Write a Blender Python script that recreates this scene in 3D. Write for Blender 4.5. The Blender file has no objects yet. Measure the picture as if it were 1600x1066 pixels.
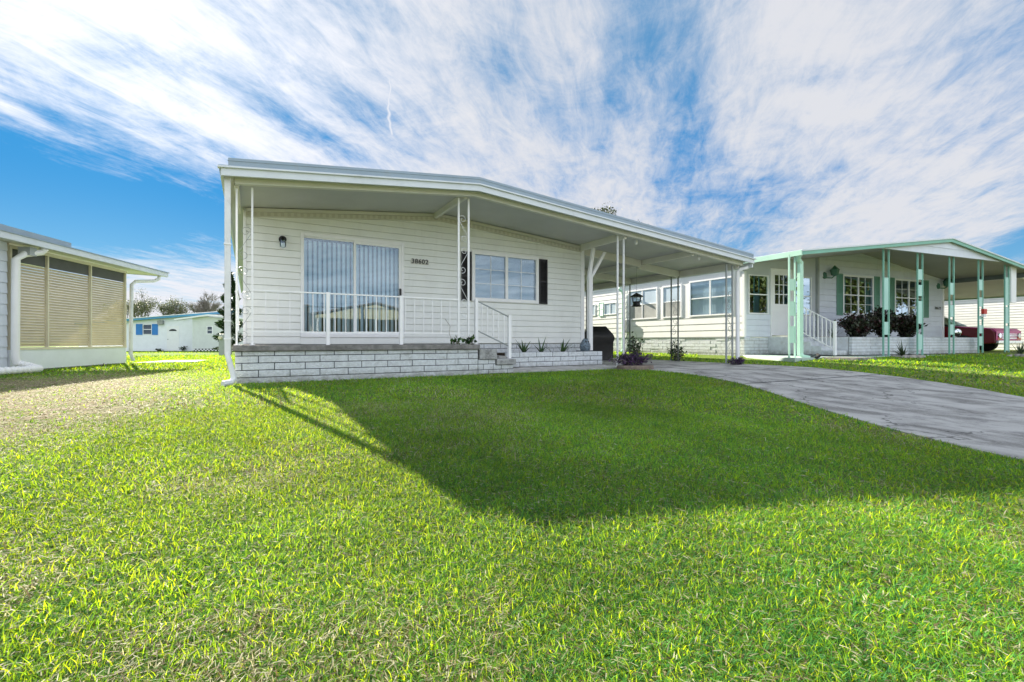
import bpy, bmesh, math, random
import numpy as np
from mathutils import Vector, Matrix
R = math.radians
sc = bpy.context.scene
COL = sc.collection

# ------------------------------------------------------------------ camera, world, sun, exposure
cam = bpy.data.cameras.new('camera'); camo = bpy.data.objects.new('camera', cam); COL.objects.link(camo)
cam.sensor_fit = 'HORIZONTAL'; cam.sensor_width = 36.0; cam.lens = 727/1600*36.0
cam.clip_start = 0.02; cam.clip_end = 2000
camo.location = (0, 0, 0.60); camo.rotation_euler = (R(90), 0, R(-29.4))
sc.camera = camo
sc.view_settings.view_transform = 'Standard'; sc.view_settings.look = 'None'
sc.view_settings.gamma = 1; sc.view_settings.use_curve_mapping = False
sc.view_settings.exposure = 1.60
sc.cycles.use_denoising = True
sc.cycles.max_bounces = 8; sc.cycles.diffuse_bounces = 4; sc.cycles.transparent_max_bounces = 16
sc.cycles.sample_clamp_indirect = 6.0

class NT:
    """tiny node-graph helper"""
    def __init__(s, tree): s.t = tree; s.n = tree.nodes; s.l = tree.links
    def new(s, typ, **kw):
        n = s.n.new(typ)
        for k, v in kw.items(): setattr(n, k, v)
        return n
    def set(s, sock, v):
        if hasattr(v, 'is_output') or isinstance(v, bpy.types.NodeSocket): s.l.new(v, sock)
        else:
            if sock.type == 'RGBA' and hasattr(v, '__len__') and len(v) == 3: v = (*v, 1)
            sock.default_value = v
    def math(s, op, a, b=0.0, c=0.0, clamp=False):
        n = s.new('ShaderNodeMath', operation=op); n.use_clamp = clamp
        s.set(n.inputs[0], a); s.set(n.inputs[1], b); s.set(n.inputs[2], c)
        return n.outputs[0]
    def mix(s, f, a, b, mode='MIX'):
        n = s.new('ShaderNodeMix', data_type='RGBA', blend_type=mode)
        s.set(n.inputs[0], f); s.set(n.inputs[6], a); s.set(n.inputs[7], b)
        return n.outputs[2]
    def sstep(s, v, lo, hi, a=0.0, b=1.0):
        n = s.new('ShaderNodeMapRange', interpolation_type='SMOOTHSTEP')
        s.set(n.inputs[0], v); s.set(n.inputs[1], lo); s.set(n.inputs[2], hi); s.set(n.inputs[3], a); s.set(n.inputs[4], b)
        return n.outputs[0]
    def noise(s, vec, scale, detail=4.0, rough=0.5, dist=0.0):
        n = s.new('ShaderNodeTexNoise')
        if vec is not None: s.l.new(vec, n.inputs['Vector'])
        n.inputs['Scale'].default_value = scale; n.inputs['Detail'].default_value = detail
        n.inputs['Roughness'].default_value = rough; n.inputs['Distortion'].default_value = dist
        return n.outputs[0]
    def comb(s, x, y, z):
        n = s.new('ShaderNodeCombineXYZ'); s.set(n.inputs[0], x); s.set(n.inputs[1], y); s.set(n.inputs[2], z)
        return n.outputs[0]

SUN = Vector((-0.375, 1.855, 1.0)).normalized()        # towards the sun
SUN_EL = math.asin(SUN.z); SUN_AZ = math.atan2(SUN.x, SUN.y)

world = bpy.data.worlds.new('World'); sc.world = world; world.use_nodes = True
W = NT(world.node_tree); W.n.clear()
sky = W.new('ShaderNodeTexSky', sky_type='NISHITA'); sky.sun_disc = False
sky.sun_elevation = SUN_EL; sky.sun_rotation = SUN_AZ
sky.air_density = 1.0; sky.dust_density = 0.3; sky.ozone_density = 2.0
tc = W.new('ShaderNodeTexCoord'); sep = W.new('ShaderNodeSeparateXYZ'); W.l.new(tc.outputs['Generated'], sep.inputs[0])
dx, dy, dz = sep.outputs
az = W.math('ARCTAN2', dx, dy); el = W.math('ARCSINE', dz)
zz = W.math('ADD', W.math('MAXIMUM', dz, 0.0), 0.10)
pX = W.math('DIVIDE', dx, zz); pY = W.math('DIVIDE', dy, zz)
sa, ca = math.sin(R(46)), math.cos(R(46))
along = W.math('ADD', W.math('MULTIPLY', pX, sa), W.math('MULTIPLY', pY, ca))
across = W.math('SUBTRACT', W.math('MULTIPLY', pX, ca), W.math('MULTIPLY', pY, sa))
n1 = W.noise(W.comb(W.math('MULTIPLY', across, 1.0), W.math('MULTIPLY', along, 0.40), 0.7), 1.8, 14, 0.66, 0.45)
n2 = W.noise(W.comb(W.math('MULTIPLY', across, 1.0), W.math('MULTIPLY', along, 0.26), 4.3), 6.0, 10, 0.66, 0.7)
n3 = W.noise(W.comb(pX, pY, 9.1), 2.8, 12, 0.68, 0.6)
def blob(a0, e0, s_a, s_e, rot, amp):
    """a soft patch of more or less cloud round one direction of the sky (degrees)"""
    a = W.math('SUBTRACT', az, R(a0)); e = W.math('SUBTRACT', el, R(e0))
    c_, s_ = math.cos(R(rot)), math.sin(R(rot))
    u = W.math('DIVIDE', W.math('ADD', W.math('MULTIPLY', a, c_), W.math('MULTIPLY', e, s_)), R(s_a))
    v = W.math('DIVIDE', W.math('SUBTRACT', W.math('MULTIPLY', e, c_), W.math('MULTIPLY', a, s_)), R(s_e))
    d = W.math('ADD', W.math('MULTIPLY', u, u), W.math('MULTIPLY', v, v))
    return W.math('MULTIPLY', W.math('POWER', 2.718, W.math('MULTIPLY', d, -1.0)), amp)
bias = 0.19
for b in [(-14, 12.5, 17, 5.0, 3, -0.62), (-30, 13, 12, 6, 0, -0.3), (4, 12, 8, 4.0, -8, -0.22),
          (-20, 31, 12, 6, 8, 0.24), (4, 19.5, 18, 2.2, -8, 0.20), (46, 33, 4, 9, -25, -0.20), (51, 24, 5, 8, 10, -0.24),
          (56, 13.5, 6, 5, -20, -0.10), (78, 8.5, 6, 1.3, 24, -0.5), (30, 14, 14, 6, 0, 0.10), (68, 17, 10, 10, 0, 0.16),
          (80, 24, 4, 6, 0, -0.15), (-17.5, 18.6, 3.0, .5, -18, .25), (-9, 15.0, 9, 2.2, -8, .16), (6, 22.5, 8, 1.5, -20, -0.22), (-5, 20.0, 9, 1.0, -14, -0.18), (12, 25.5, 5, 1.6, -25, -0.18), (26, 32, 8, 3, -20, -0.10), (-15, 3.5, 18, 3.0, 0, 0.24)]:
    bias = W.math('ADD', bias, blob(*b))
n4 = W.noise(W.comb(W.math('MULTIPLY', across, 1.0), W.math('MULTIPLY', along, 0.30), 2.3), 13.0, 8, 0.7, 0.6)
amt = W.math('ADD', W.math('ADD', W.math('MULTIPLY', n1, 0.50), W.math('MULTIPLY', n2, 0.18)), W.math('ADD', W.math('MULTIPLY', n3, 0.38), W.math('MULTIPLY', W.math('SUBTRACT', n4, 0.5), 0.34)))
amt = W.math('ADD', 0.52, W.math('MULTIPLY', W.math('SUBTRACT', amt, 0.53), 1.55))
amt = W.math('ADD', amt, W.math('SUBTRACT', bias, 0.0))
cov = W.sstep(amt, 0.34, 0.92)
# contrail: a thin wavy thread of cloud
ct_off = W.math('MULTIPLY', W.math('SUBTRACT', W.noise(W.comb(el, 0.0, 0.0), 16.0, 3, 0.5), 0.5), 0.045)
ct_a = W.math('SUBTRACT', W.math('ADD', az, ct_off), R(14.6))
ct = W.math('MULTIPLY', W.math('SUBTRACT', 1.0, W.math('DIVIDE', W.math('ABSOLUTE', ct_a), 0.0075), clamp=True),
            W.math('MULTIPLY', W.sstep(el, R(22.6), R(23.4)), W.sstep(el, R(28), R(31.5), 1.0, 0.0)))
cov = W.math('MAXIMUM', cov, W.math('MULTIPLY', ct, 0.98))
# cloud brightness rises towards the sun; fill light is added behind the camera
dot = W.math('ADD', W.math('ADD', W.math('MULTIPLY', dx, SUN.x), W.math('MULTIPLY', dy, SUN.y)), W.math('MULTIPLY', dz, SUN.z))
halo = W.math('POWER', W.math('MAXIMUM', dot, 0.0), 14.0)
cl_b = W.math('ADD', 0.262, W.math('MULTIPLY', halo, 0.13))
back_fill = W.sstep(W.math('MULTIPLY', dy, -1.0), -0.1, 0.6)
cl_b = W.math('ADD', cl_b, W.math('MULTIPLY', back_fill, 0.46))
cl_c = W.mix(W.math('MULTIPLY', n3, 0.6), (0.93, 0.96, 1.06), (0.985, 0.985, 0.985))
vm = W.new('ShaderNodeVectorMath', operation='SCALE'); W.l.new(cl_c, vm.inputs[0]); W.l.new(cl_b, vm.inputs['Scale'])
sky_s = W.new('ShaderNodeVectorMath', operation='MULTIPLY'); W.l.new(sky.outputs[0], sky_s.inputs[0]); sky_s.inputs[1].default_value = (0.010, 0.022, 0.028)
grad = W.mix(W.sstep(el, R(-1), R(17)), (0.110, 0.215, 0.295), (0.004, 0.098, 0.245))
grad = W.mix(W.sstep(el, R(16), R(34)), grad, (0.042, 0.122, 0.225))
blue = W.mix(0.78, sky_s.outputs[0], grad)
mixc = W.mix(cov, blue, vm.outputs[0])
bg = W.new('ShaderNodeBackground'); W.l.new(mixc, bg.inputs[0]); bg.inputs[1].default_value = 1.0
wo = W.new('ShaderNodeOutputWorld'); W.l.new(bg.outputs[0], wo.inputs[0])
world.cycles.sampling_method = 'MANUAL'; world.cycles.sample_map_resolution = 1024

sl = bpy.data.lights.new('sun', 'SUN'); sl.energy = 4.6; sl.angle = R(0.55); sl.color = (1.0, 0.91, 0.76)
so = bpy.data.objects.new('sun', sl); COL.objects.link(so); so.rotation_euler = SUN.to_track_quat('Z', 'Y').to_euler()

# ------------------------------------------------------------------ helpers
ORG = {}
def org(o): return ORG.get(o.name, Vector((0, 0, 0))) if o else Vector((0, 0, 0))
class MB:
    """collects shapes given in a local frame; tf maps them to the world"""
    def __init__(s, tf=None): s.v = []; s.f = []; s.tf = tf or (lambda x, y, z: (x, y, z))
    def pts(s, ps, faces):
        n = len(s.v); s.v += [s.tf(*p) for p in ps]; s.f += [tuple(n+i for i in f) for f in faces]
    def box(s, x0, x1, y0, y1, z0, z1):
        s.pts([(x, y, z) for z in (z0, z1) for y in (y0, y1) for x in (x0, x1)],
              [(0, 2, 3, 1), (4, 5, 7, 6), (0, 1, 5, 4), (2, 6, 7, 3), (0, 4, 6, 2), (1, 3, 7, 5)])
    def quad(s, a, b, c, d): s.pts([a, b, c, d], [(0, 1, 2, 3)])
    def prism(s, prof, y0, y1):
        """prof: list of (x,z), extruded over y"""
        n = len(prof)
        s.pts([(x, y0, z) for x, z in prof]+[(x, y1, z) for x, z in prof],
              [tuple(range(n)), tuple(range(2*n-1, n-1, -1))]+[(i, i+n, (i+1) % n+n, (i+1) % n) for i in range(n)])
    def prismx(s, prof, x0, x1):
        n = len(prof)
        s.pts([(x0, y, z) for y, z in prof]+[(x1, y, z) for y, z in prof],
              [tuple(range(n)), tuple(range(2*n-1, n-1, -1))]+[(i, i+n, (i+1) % n+n, (i+1) % n) for i in range(n)])
    def prismz(s, prof, z0, z1):
        n = len(prof)
        s.pts([(x, y, z0) for x, y in prof]+[(x, y, z1) for x, y in prof],
              [tuple(range(n)), tuple(range(2*n-1, n-1, -1))]+[(i, i+n, (i+1) % n+n, (i+1) % n) for i in range(n)])
    def tube(s, path, rad, n=8, cap=True):
        P = [Vector(p) for p in path]; k = len(P)
        rad = [rad]*k if not hasattr(rad, '__len__') else rad
        base = len(s.v); up = None
        for i, p in enumerate(P):
            d = (P[min(i+1, k-1)]-P[max(i-1, 0)])
            d = d.normalized() if d.length > 1e-9 else Vector((0, 0, 1))
            if up is None:
                up = Vector((0, 0, 1)) if abs(d.z) < .9 else Vector((1, 0, 0))
            a = d.cross(up).normalized(); b = a.cross(d).normalized(); up = b
            for j in range(n):
                t = 2*math.pi*j/n
                q = p+a*math.cos(t)*rad[i]+b*math.sin(t)*rad[i]
                s.v.append(s.tf(*q))
        for i in range(k-1):
            for j in range(n):
                s.f.append((base+i*n+j, base+i*n+(j+1) % n, base+(i+1)*n+(j+1) % n, base+(i+1)*n+j))
        if cap:
            s.f.append(tuple(base+j for j in range(n))[::-1]); s.f.append(tuple(base+(k-1)*n+j for j in range(n)))
    def lathe(s, c, prof, n=16):
        """prof: list of (r,z) about vertical axis at c"""
        base = len(s.v); k = len(prof)
        for r, z in prof:
            for j in range(n):
                t = 2*math.pi*j/n; s.v.append(s.tf(c[0]+r*math.cos(t), c[1]+r*math.sin(t), c[2]+z))
        for i in range(k-1):
            for j in range(n):
                s.f.append((base+i*n+j, base+i*n+(j+1) % n, base+(i+1)*n+(j+1) % n, base+(i+1)*n+j))
        s.f.append(tuple(base+j for j in range(n))[::-1]); s.f.append(tuple(base+(k-1)*n+j for j in range(n)))
    def build(s, name, m, parent=None, smooth=False, bevel=0, fix=True, cols=None):
        o = org(parent)
        me = bpy.data.meshes.new(name)
        me.from_pydata([(p[0]-o.x, p[1]-o.y, p[2]-o.z) for p in s.v], [], s.f); me.update()
        if fix and len(s.f) < 60000:
            bm = bmesh.new(); bm.from_mesh(me); bmesh.ops.recalc_face_normals(bm, faces=bm.faces); bm.to_mesh(me); bm.free()
        if smooth:
            me.polygons.foreach_set('use_smooth', [True]*len(me.polygons))
            if hasattr(me, 'set_sharp_from_angle'): me.set_sharp_from_angle(angle=R(42))
        if m: me.materials.append(m)
        ob = bpy.data.objects.new(name, me); COL.objects.link(ob)
        if parent: ob.parent = parent
        ORG[ob.name] = o.copy()
        if bevel:
            md = ob.modifiers.new('bevel', 'BEVEL'); md.width = bevel; md.segments = 2; md.limit_method = 'ANGLE'; md.angle_limit = R(40)
        return ob
def tag(o, label=None, cat=None, group=None, kind=None):
    if label: o['label'] = label
    if cat: o['category'] = cat
    if group: o['group'] = group
    if kind: o['kind'] = kind
    return o
def thing(name, loc, label, cat, group=None):
    o = bpy.data.objects.new(name, None); COL.objects.link(o); o.location = loc; o.empty_display_size = 0.1
    ORG[o.name] = Vector(loc); return tag(o, label, cat, group)
def copy_tree(o, parent=None):
    c = o.copy(); COL.objects.link(c)
    if parent: c.parent = parent
    for ch in list(o.children): copy_tree(ch, c)
    return c
def arr_obj(name, V, F, m, colors=None, parent=None, smooth=False):
    """mesh from numpy arrays; F (n,k) of equal-size faces; colors per vertex"""
    o = org(parent)
    me = bpy.data.meshes.new(name)
    V = np.asarray(V, np.float32)-np.array([o.x, o.y, o.z], np.float32)
    F = np.asarray(F, np.int32); nf, k = F.shape
    me.vertices.add(len(V)); me.vertices.foreach_set('co', V.ravel())
    me.loops.add(nf*k); me.loops.foreach_set('vertex_index', F.ravel())
    me.polygons.add(nf); me.polygons.foreach_set('loop_start', np.arange(0, nf*k, k, dtype=np.int32))
    me.polygons.foreach_set('loop_total', np.full(nf, k, np.int32))
    if smooth: me.polygons.foreach_set('use_smooth', np.ones(nf, bool))
    me.update(calc_edges=True)
    if colors is not None:
        at = me.color_attributes.new('Col', 'FLOAT_COLOR', 'POINT')
        c4 = np.ones((len(V), 4), np.float32); c4[:, :3] = colors; at.data.foreach_set('color', c4.ravel())
    me.materials.append(m)
    ob = bpy.data.objects.new(name, me); COL.objects.link(ob)
    if parent: ob.parent = parent
    ORG[ob.name] = o.copy()
    return ob

def ss(a, b, v):
    t = min(1, max(0, (v-a)/(b-a))); return t*t*(3-2*t)
def gz(x, y): return -.02*max(0, min(8, 6-y))+.14*ss(10.8, 13.2, x)+.06*ss(14, 22, x)-.24*ss(19, 36, y)-.09*ss(.8, 4, x)*(1-ss(2, 6, y))
def gz_np(x, y):
    s = lambda a, b, v: (lambda t: t*t*(3-2*t))(np.clip((v-a)/(b-a), 0, 1))
    return -.02*np.clip(6-y, 0, 8)+.14*s(10.8, 13.2, x)+.06*s(14, 22, x)-.24*s(19, 36, y)-.09*s(.8, 4, x)*(1-s(2, 6, y))

# ------------------------------------------------------------------ materials
def pbsdf(name):
    m = bpy.data.materials.new(name); m.use_nodes = True
    N_ = NT(m.node_tree); b = N_.n['Principled BSDF']; return m, N_, b
def mat(name, col, rough=0.5, metal=0.0, var=0.06, vscale=3.0, bump=0.0, bscale=40.0, dirt=None, spec=0.4, streak=False, splash=None):
    """painted / plain surface with gentle tone variation, optional dirt colour and fine bump"""
    m, N_, b = pbsdf(name)
    ge = N_.new('ShaderNodeNewGeometry').outputs['Position']
    n = N_.noise(ge, vscale, 6, 0.6, 0.2)
    c0 = tuple(max(0, c*(1-var)) for c in col); c1 = tuple(min(1, c*(1+var)) for c in col)
    c = N_.mix(N_.sstep(n, 0.3, 0.7), c0, c1)
    if dirt:
        mp = N_.new('ShaderNodeMapping'); N_.l.new(ge, mp.inputs[0]); mp.inputs['Scale'].default_value = (5, 5, 0.9) if streak else (1, 1, 1)
        d = N_.noise(mp.outputs[0], 1.6 if streak else dirt[2] if len(dirt) > 2 else 2.5, 8, 0.7, 0.4)
        c = N_.mix(N_.math('MULTIPLY', N_.sstep(d, 0.5, 0.75), dirt[1]), c, dirt[0])
    if splash:
        spz = N_.new('ShaderNodeSeparateXYZ'); N_.l.new(ge, spz.inputs[0])
        f = N_.math('MULTIPLY', N_.sstep(spz.outputs[2], splash+.16, splash-.02), N_.sstep(N_.noise(ge, 11, 6, .7), .25, .65))
        c = N_.mix(N_.math('MULTIPLY', f, 0.6), c, (0.13, 0.12, 0.085))
    N_.set(b.inputs['Base Color'], c)
    b.inputs['Roughness'].default_value = rough; b.inputs['Metallic'].default_value = metal
    b.inputs['Specular IOR Level'].default_value = spec
    if bump:
        bn = N_.new('ShaderNodeBump'); bn.inputs['Strength'].default_value = bump; bn.inputs['Distance'].default_value = 0.02
        N_.l.new(N_.noise(ge, bscale, 6, 0.65), bn.inputs['Height']); N_.l.new(bn.outputs[0], b.inputs['Normal'])
    return m
GR = (0.30, 0.30, 0.27)
M = {}
M['siding'] = mat('siding_white', (0.79, 0.815, 0.80), 0.45, bump=0.12, bscale=1.6, var=0.03, dirt=(GR, 0.12), streak=True)
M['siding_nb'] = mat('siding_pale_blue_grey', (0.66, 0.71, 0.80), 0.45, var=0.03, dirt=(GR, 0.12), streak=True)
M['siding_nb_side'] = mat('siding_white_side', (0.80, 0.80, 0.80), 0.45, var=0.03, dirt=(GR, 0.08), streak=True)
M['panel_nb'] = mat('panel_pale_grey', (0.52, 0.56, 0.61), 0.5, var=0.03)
M['siding_back'] = mat('siding_back_house', (0.82, 0.85, 0.90), 0.5, var=0.03)
M['siding_shed'] = mat('siding_shed', (0.66, 0.70, 0.68), 0.5, var=0.04)
M['white'] = mat('white_paint', (0.84, 0.85, 0.87), 0.35, var=0.03)
M['white_dirty'] = mat('white_paint_weathered', (0.72, 0.74, 0.76), 0.45, var=0.06, dirt=(GR, 0.35, 9))
M['trim'] = mat('cream_trim', (0.62, 0.62, 0.57), 0.45, var=0.03)
M['cream'] = mat('cream_post', (0.68, 0.64, 0.50), 0.5, var=0.04)
M['roofmetal'] = mat('roof_metal', (0.27, 0.35, 0.43), 0.4, var=0.05, dirt=(GR, 0.3, 6))
M['fascia'] = mat('fascia_white', (0.63, 0.68, 0.73), 0.35, var=0.03, dirt=(GR, 0.2, 5))
M['concrete'] = mat('concrete', (0.42, 0.42, 0.41), 0.9, var=0.15, vscale=5, bump=0.4, bscale=60, dirt=((0.16, 0.16, 0.15), 0.6, 3))
M['cap'] = mat('weathered_concrete_cap', (0.21, 0.205, 0.20), 0.95, var=0.3, vscale=9, bump=0.7, bscale=50, dirt=((0.07, 0.07, 0.06), 0.8, 4))
M['block'] = mat('painted_split_block', (0.64, 0.68, 0.71), 0.8, var=0.12, vscale=14, bump=1.0, bscale=45, dirt=((0.20, 0.20, 0.18), 0.55, 7), splash=0.03)
M['block_stained'] = mat('stained_block', (0.36, 0.37, 0.37), 0.9, var=0.3, vscale=12, bump=1.0, bscale=40, dirt=((0.03, 0.03, 0.028), 1.0, 6))
M['block_nb'] = mat('painted_block_neighbour', (0.62, 0.66, 0.70), 0.8, var=0.08, vscale=9, bump=0.8, bscale=40, dirt=((0.40, 0.36, 0.28), 0.4, 5), splash=0.22)
M['mortar'] = mat('dark_mortar', (0.06, 0.07, 0.08), 0.95, var=0.2, vscale=10)
M['mortar_nb'] = mat('grey_mortar', (0.28, 0.28, 0.28), 0.95, var=0.1)
M['kick'] = mat('cool_white_panel', (0.78, 0.83, 0.90), 0.5, var=0.03)
M['black'] = mat('black_paint', (0.012, 0.012, 0.014), 0.4, var=0.2)
M['darkmetal'] = mat('dark_grey_metal', (0.14, 0.16, 0.16), 0.45, var=0.1)
M['greymetal'] = mat('grey_metal', (0.33, 0.36, 0.37), 0.4, var=0.08, dirt=(GR, 0.3, 12))
M['green'] = mat('sea_green_paint', (0.20, 0.45, 0.36), 0.4, var=0.05)
M['green_pale'] = mat('pale_mint_paint', (0.46, 0.72, 0.58), 0.4, var=0.05)
M['green_panel'] = mat('aqua_panel', (0.42, 0.68, 0.62), 0.35, var=0.05)
M['shutter_green'] = mat('green_shutter', (0.15, 0.33, 0.25), 0.45, var=0.05)
M['lantern_green'] = mat('dark_green_metal', (0.05, 0.16, 0.11), 0.4, var=0.1)
M['slab_green'] = mat('mint_painted_slab', (0.42, 0.52, 0.47), 0.7, var=0.1, dirt=(GR, 0.3, 4))
M['blue'] = mat('bright_blue_paint', (0.04, 0.24, 0.62), 0.4, var=0.05)
M['blue_trim'] = mat('blue_roof_edge', (0.08, 0.30, 0.52), 0.4, var=0.05)
M['ceiling'] = mat('porch_ceiling', (0.56, 0.57, 0.57), 0.5, var=0.05, vscale=1.2)
M['ceiling_nb'] = mat('carport_ceiling', (0.42, 0.40, 0.37), 0.5, var=0.08, vscale=1.2)
M['beam'] = mat('beam_paint', (0.70, 0.70, 0.64), 0.5, var=0.04)
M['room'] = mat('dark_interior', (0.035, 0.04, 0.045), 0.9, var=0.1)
M['blind'] = mat('vertical_blind', (0.80, 0.88, 0.90), 0.6, var=0.05)
M['blind_w'] = mat('pale_blind', (0.74, 0.78, 0.82), 0.6, var=0.05)
M['screen'] = mat('dark_screen', (0.10, 0.105, 0.11), 0.8, var=0.1)
M['slat'] = mat('tan_slat', (0.55, 0.49, 0.33), 0.5, var=0.06)
M['tarp'] = mat('black_vinyl_cover', (0.012, 0.013, 0.015), 0.42, var=0.2, bump=0.4, bscale=9)
M['terracotta'] = mat('brown_stone_edging', (0.20, 0.16, 0.13), 0.9, var=0.25, vscale=12, bump=0.6)
M['soil'] = mat('planter_soil', (0.06, 0.045, 0.03), 0.95, var=0.4, vscale=20, bump=1.0)
M['rock'] = mat('pale_rocks', (0.36, 0.34, 0.30), 0.9, var=0.25, vscale=8, bump=0.8)
M['statue'] = mat('grey_glazed_stone', (0.14, 0.19, 0.24), 0.45, var=0.5, vscale=30, bump=0.8, bscale=50)
M['bark'] = mat('grey_bark', (0.22, 0.20, 0.18), 0.9, var=0.3, vscale=4)
M['maroon'] = mat('maroon_car_paint', (0.13, 0.008, 0.012), 0.22, var=0.1, spec=0.6)
M['maroon_sunlit'] = mat('maroon_paint_sunlit', (0.46, 0.05, 0.20), 0.22, var=0.15, vscale=5, spec=0.6)  # maroon paint with sunlight put into the colour, for the bonnet
M['chrome'] = mat('chrome', (0.75, 0.76, 0.78), 0.12, metal=1.0, var=0.03)
M['rubber'] = mat('tyre_rubber', (0.02, 0.02, 0.02), 0.8, var=0.1)
M['red'] = mat('red_plastic', (0.55, 0.05, 0.04), 0.4, var=0.05)
M['orange'] = mat('amber_lens', (0.62, 0.22, 0.05), 0.25, var=0.05)
M['cartop'] = mat('white_vinyl_cartop', (0.62, 0.66, 0.70), 0.4, var=0.06)
M['asphalt'] = mat('asphalt', (0.06, 0.06, 0.06), 0.95, var=0.2, bump=0.3)
M['tan_wall'] = mat('tan_wall', (0.55, 0.45, 0.28), 0.6, var=0.05)
M['acgrey'] = mat('grille_grey', (0.30, 0.31, 0.31), 0.6, var=0.1)

def glass(name, refl=0.30, tint=(0.75, 0.85, 0.9)):
    m = bpy.data.materials.new(name); m.use_nodes = True; N_ = NT(m.node_tree); N_.n.clear()
    fr = N_.new('ShaderNodeFresnel'); fr.inputs[0].default_value = 1.5
    f = N_.math('ADD', fr.outputs[0], refl, clamp=True)
    t = N_.new('ShaderNodeBsdfTransparent'); t.inputs[0].default_value = (*tint, 1)
    g = N_.new('ShaderNodeBsdfGlossy'); g.inputs['Roughness'].default_value = 0.015; g.inputs[0].default_value = (0.72, 0.88, 1, 1)
    bn = N_.new('ShaderNodeBump'); bn.inputs['Strength'].default_value = 0.02; bn.inputs['Distance'].default_value = 0.05
    N_.l.new(N_.noise(N_.new('ShaderNodeNewGeometry').outputs['Position'], 1.3, 2), bn.inputs['Height']); N_.l.new(bn.outputs[0], g.inputs['Normal'])
    mx = N_.new('ShaderNodeMixShader'); N_.l.new(f, mx.inputs[0]); N_.l.new(t.outputs[0], mx.inputs[1]); N_.l.new(g.outputs[0], mx.inputs[2])
    o = N_.new('ShaderNodeOutputMaterial'); N_.l.new(mx.outputs[0], o.inputs[0]); return m
M['glass'] = glass('window_glass', 0.12)
M['glass_hi'] = glass('reflective_glass', 0.36, (0.5, 0.55, 0.6))
M['pane_pale'] = mat('pale_plastic_pane', (0.52, 0.62, 0.72), 0.25, var=0.08, vscale=1.5)
M['pane_screen'] = mat('grey_insect_screen', (0.36, 0.37, 0.36), 0.8, var=0.2, vscale=2.0)
M['glass_lo'] = glass('plain_glass', 0.04, (0.9, 0.93, 0.93))

def leafmat(name, trans=0.35, rough=0.5, tint=(1.35, 1.25, 0.5), spec=0.3):
    m = bpy.data.materials.new(name); m.use_nodes = True; N_ = NT(m.node_tree); b = N_.n['Principled BSDF']
    at = N_.new('ShaderNodeAttribute'); at.attribute_name = 'Col'
    N_.l.new(at.outputs[0], b.inputs['Base Color']); b.inputs['Roughness'].default_value = rough
    b.inputs['Specular IOR Level'].default_value = spec
    tr = N_.new('ShaderNodeBsdfTranslucent')
    sc3 = N_.new('ShaderNodeSeparateColor'); N_.l.new(at.outputs[0], sc3.inputs[0])
    gf = N_.sstep(N_.math('DIVIDE', sc3.outputs[1], N_.math('ADD', sc3.outputs[0], 0.001)), 1.1, 1.9)
    tcol = N_.mix(1.0, at.outputs[0], N_.mix(gf, (1.15, 1.1, 0.9), tint), 'MULTIPLY'); N_.l.new(tcol, tr.inputs[0])
    mx = N_.new('ShaderNodeMixShader'); mx.inputs[0].default_value = trans
    N_.l.new(b.outputs[0], mx.inputs[1]); N_.l.new(tr.outputs[0], mx.inputs[2])
    N_.l.new(mx.outputs[0], N_.n['Material Output'].inputs[0]); return m
M['grass'] = leafmat('grass_blade', 0.5, 0.6, (7.2, 2.75, 0.25), 0.14)
M['leaf'] = leafmat('leaf', 0.3)
M['leaf_dark'] = leafmat('leaf_dark', 0.12, 0.35)

# ------------------------------------------------------------------ ground
def in_poly_np(x, y, poly):
    c = np.zeros(x.shape, bool); n = len(poly); j = n-1
    for i in range(n):
        xi, yi = poly[i]; xj, yj = poly[j]
        cond = ((yi > y) != (yj > y)) & (x < (xj-xi)*(y-yi)/((yj-yi) if yj != yi else 1e-9)+xi)
        c ^= cond; j = i
    return c
DRIVE = [(7.14, 16.5), (7.14, 7.15), (7.02, 6.3), (6.82, 5.3), (6.55, 4.48), (6.14, 3.8), (5.65, 3.11), (5.19, 2.41), (4.82, 1.85), (4.55, 1.36), (4.41, 1.01), (4.1, -.5), (3.9, -2.5),
         (8.2, -2.5), (8.5, -.5), (9.1, 2.08), (9.72, 2.64), (10.22, 3.24), (10.6, 4.01), (10.83, 4.71), (10.98, 5.78), (11.02, 6.85), (10.98, 8), (10.98, 16.5)]
xs = np.unique(np.concatenate([np.linspace(-260, -12, 20), np.arange(-12, 30, .5), np.linspace(30, 300, 20)]))
ys = np.unique(np.concatenate([np.linspace(-120, -6, 12), np.arange(-6, 24, .5), np.linspace(24, 420, 24)]))
GX, GY = np.meshgrid(xs, ys); nx, ny = len(xs), len(ys)
V = np.stack([GX.ravel(), GY.ravel(), gz_np(GX.ravel(), GY.ravel())], 1)
idx = np.arange(nx*ny).reshape(ny, nx)
F = np.stack([idx[:-1, :-1].ravel(), idx[:-1, 1:].ravel(), idx[1:, 1:].ravel(), idx[1:, :-1].ravel()], 1)
mg, N_, b = pbsdf('lawn_soil')
ge = N_.new('ShaderNodeNewGeometry').outputs['Position']
big = N_.noise(ge, 0.35, 6, 0.6, 0.3); fine = N_.noise(ge, 45, 8, 0.75); mid = N_.noise(ge, 5, 8, 0.7, 0.5)
green = N_.mix(N_.sstep(fine, 0.35, 0.65), (0.06, 0.13, 0.012), (0.22, 0.33, 0.03))
straw = N_.mix(N_.sstep(fine, 0.38, 0.62), (0.13, 0.095, 0.06), (0.50, 0.42, 0.30))
sp = N_.new('ShaderNodeSeparateXYZ'); N_.l.new(ge, sp.inputs[0])
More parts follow.
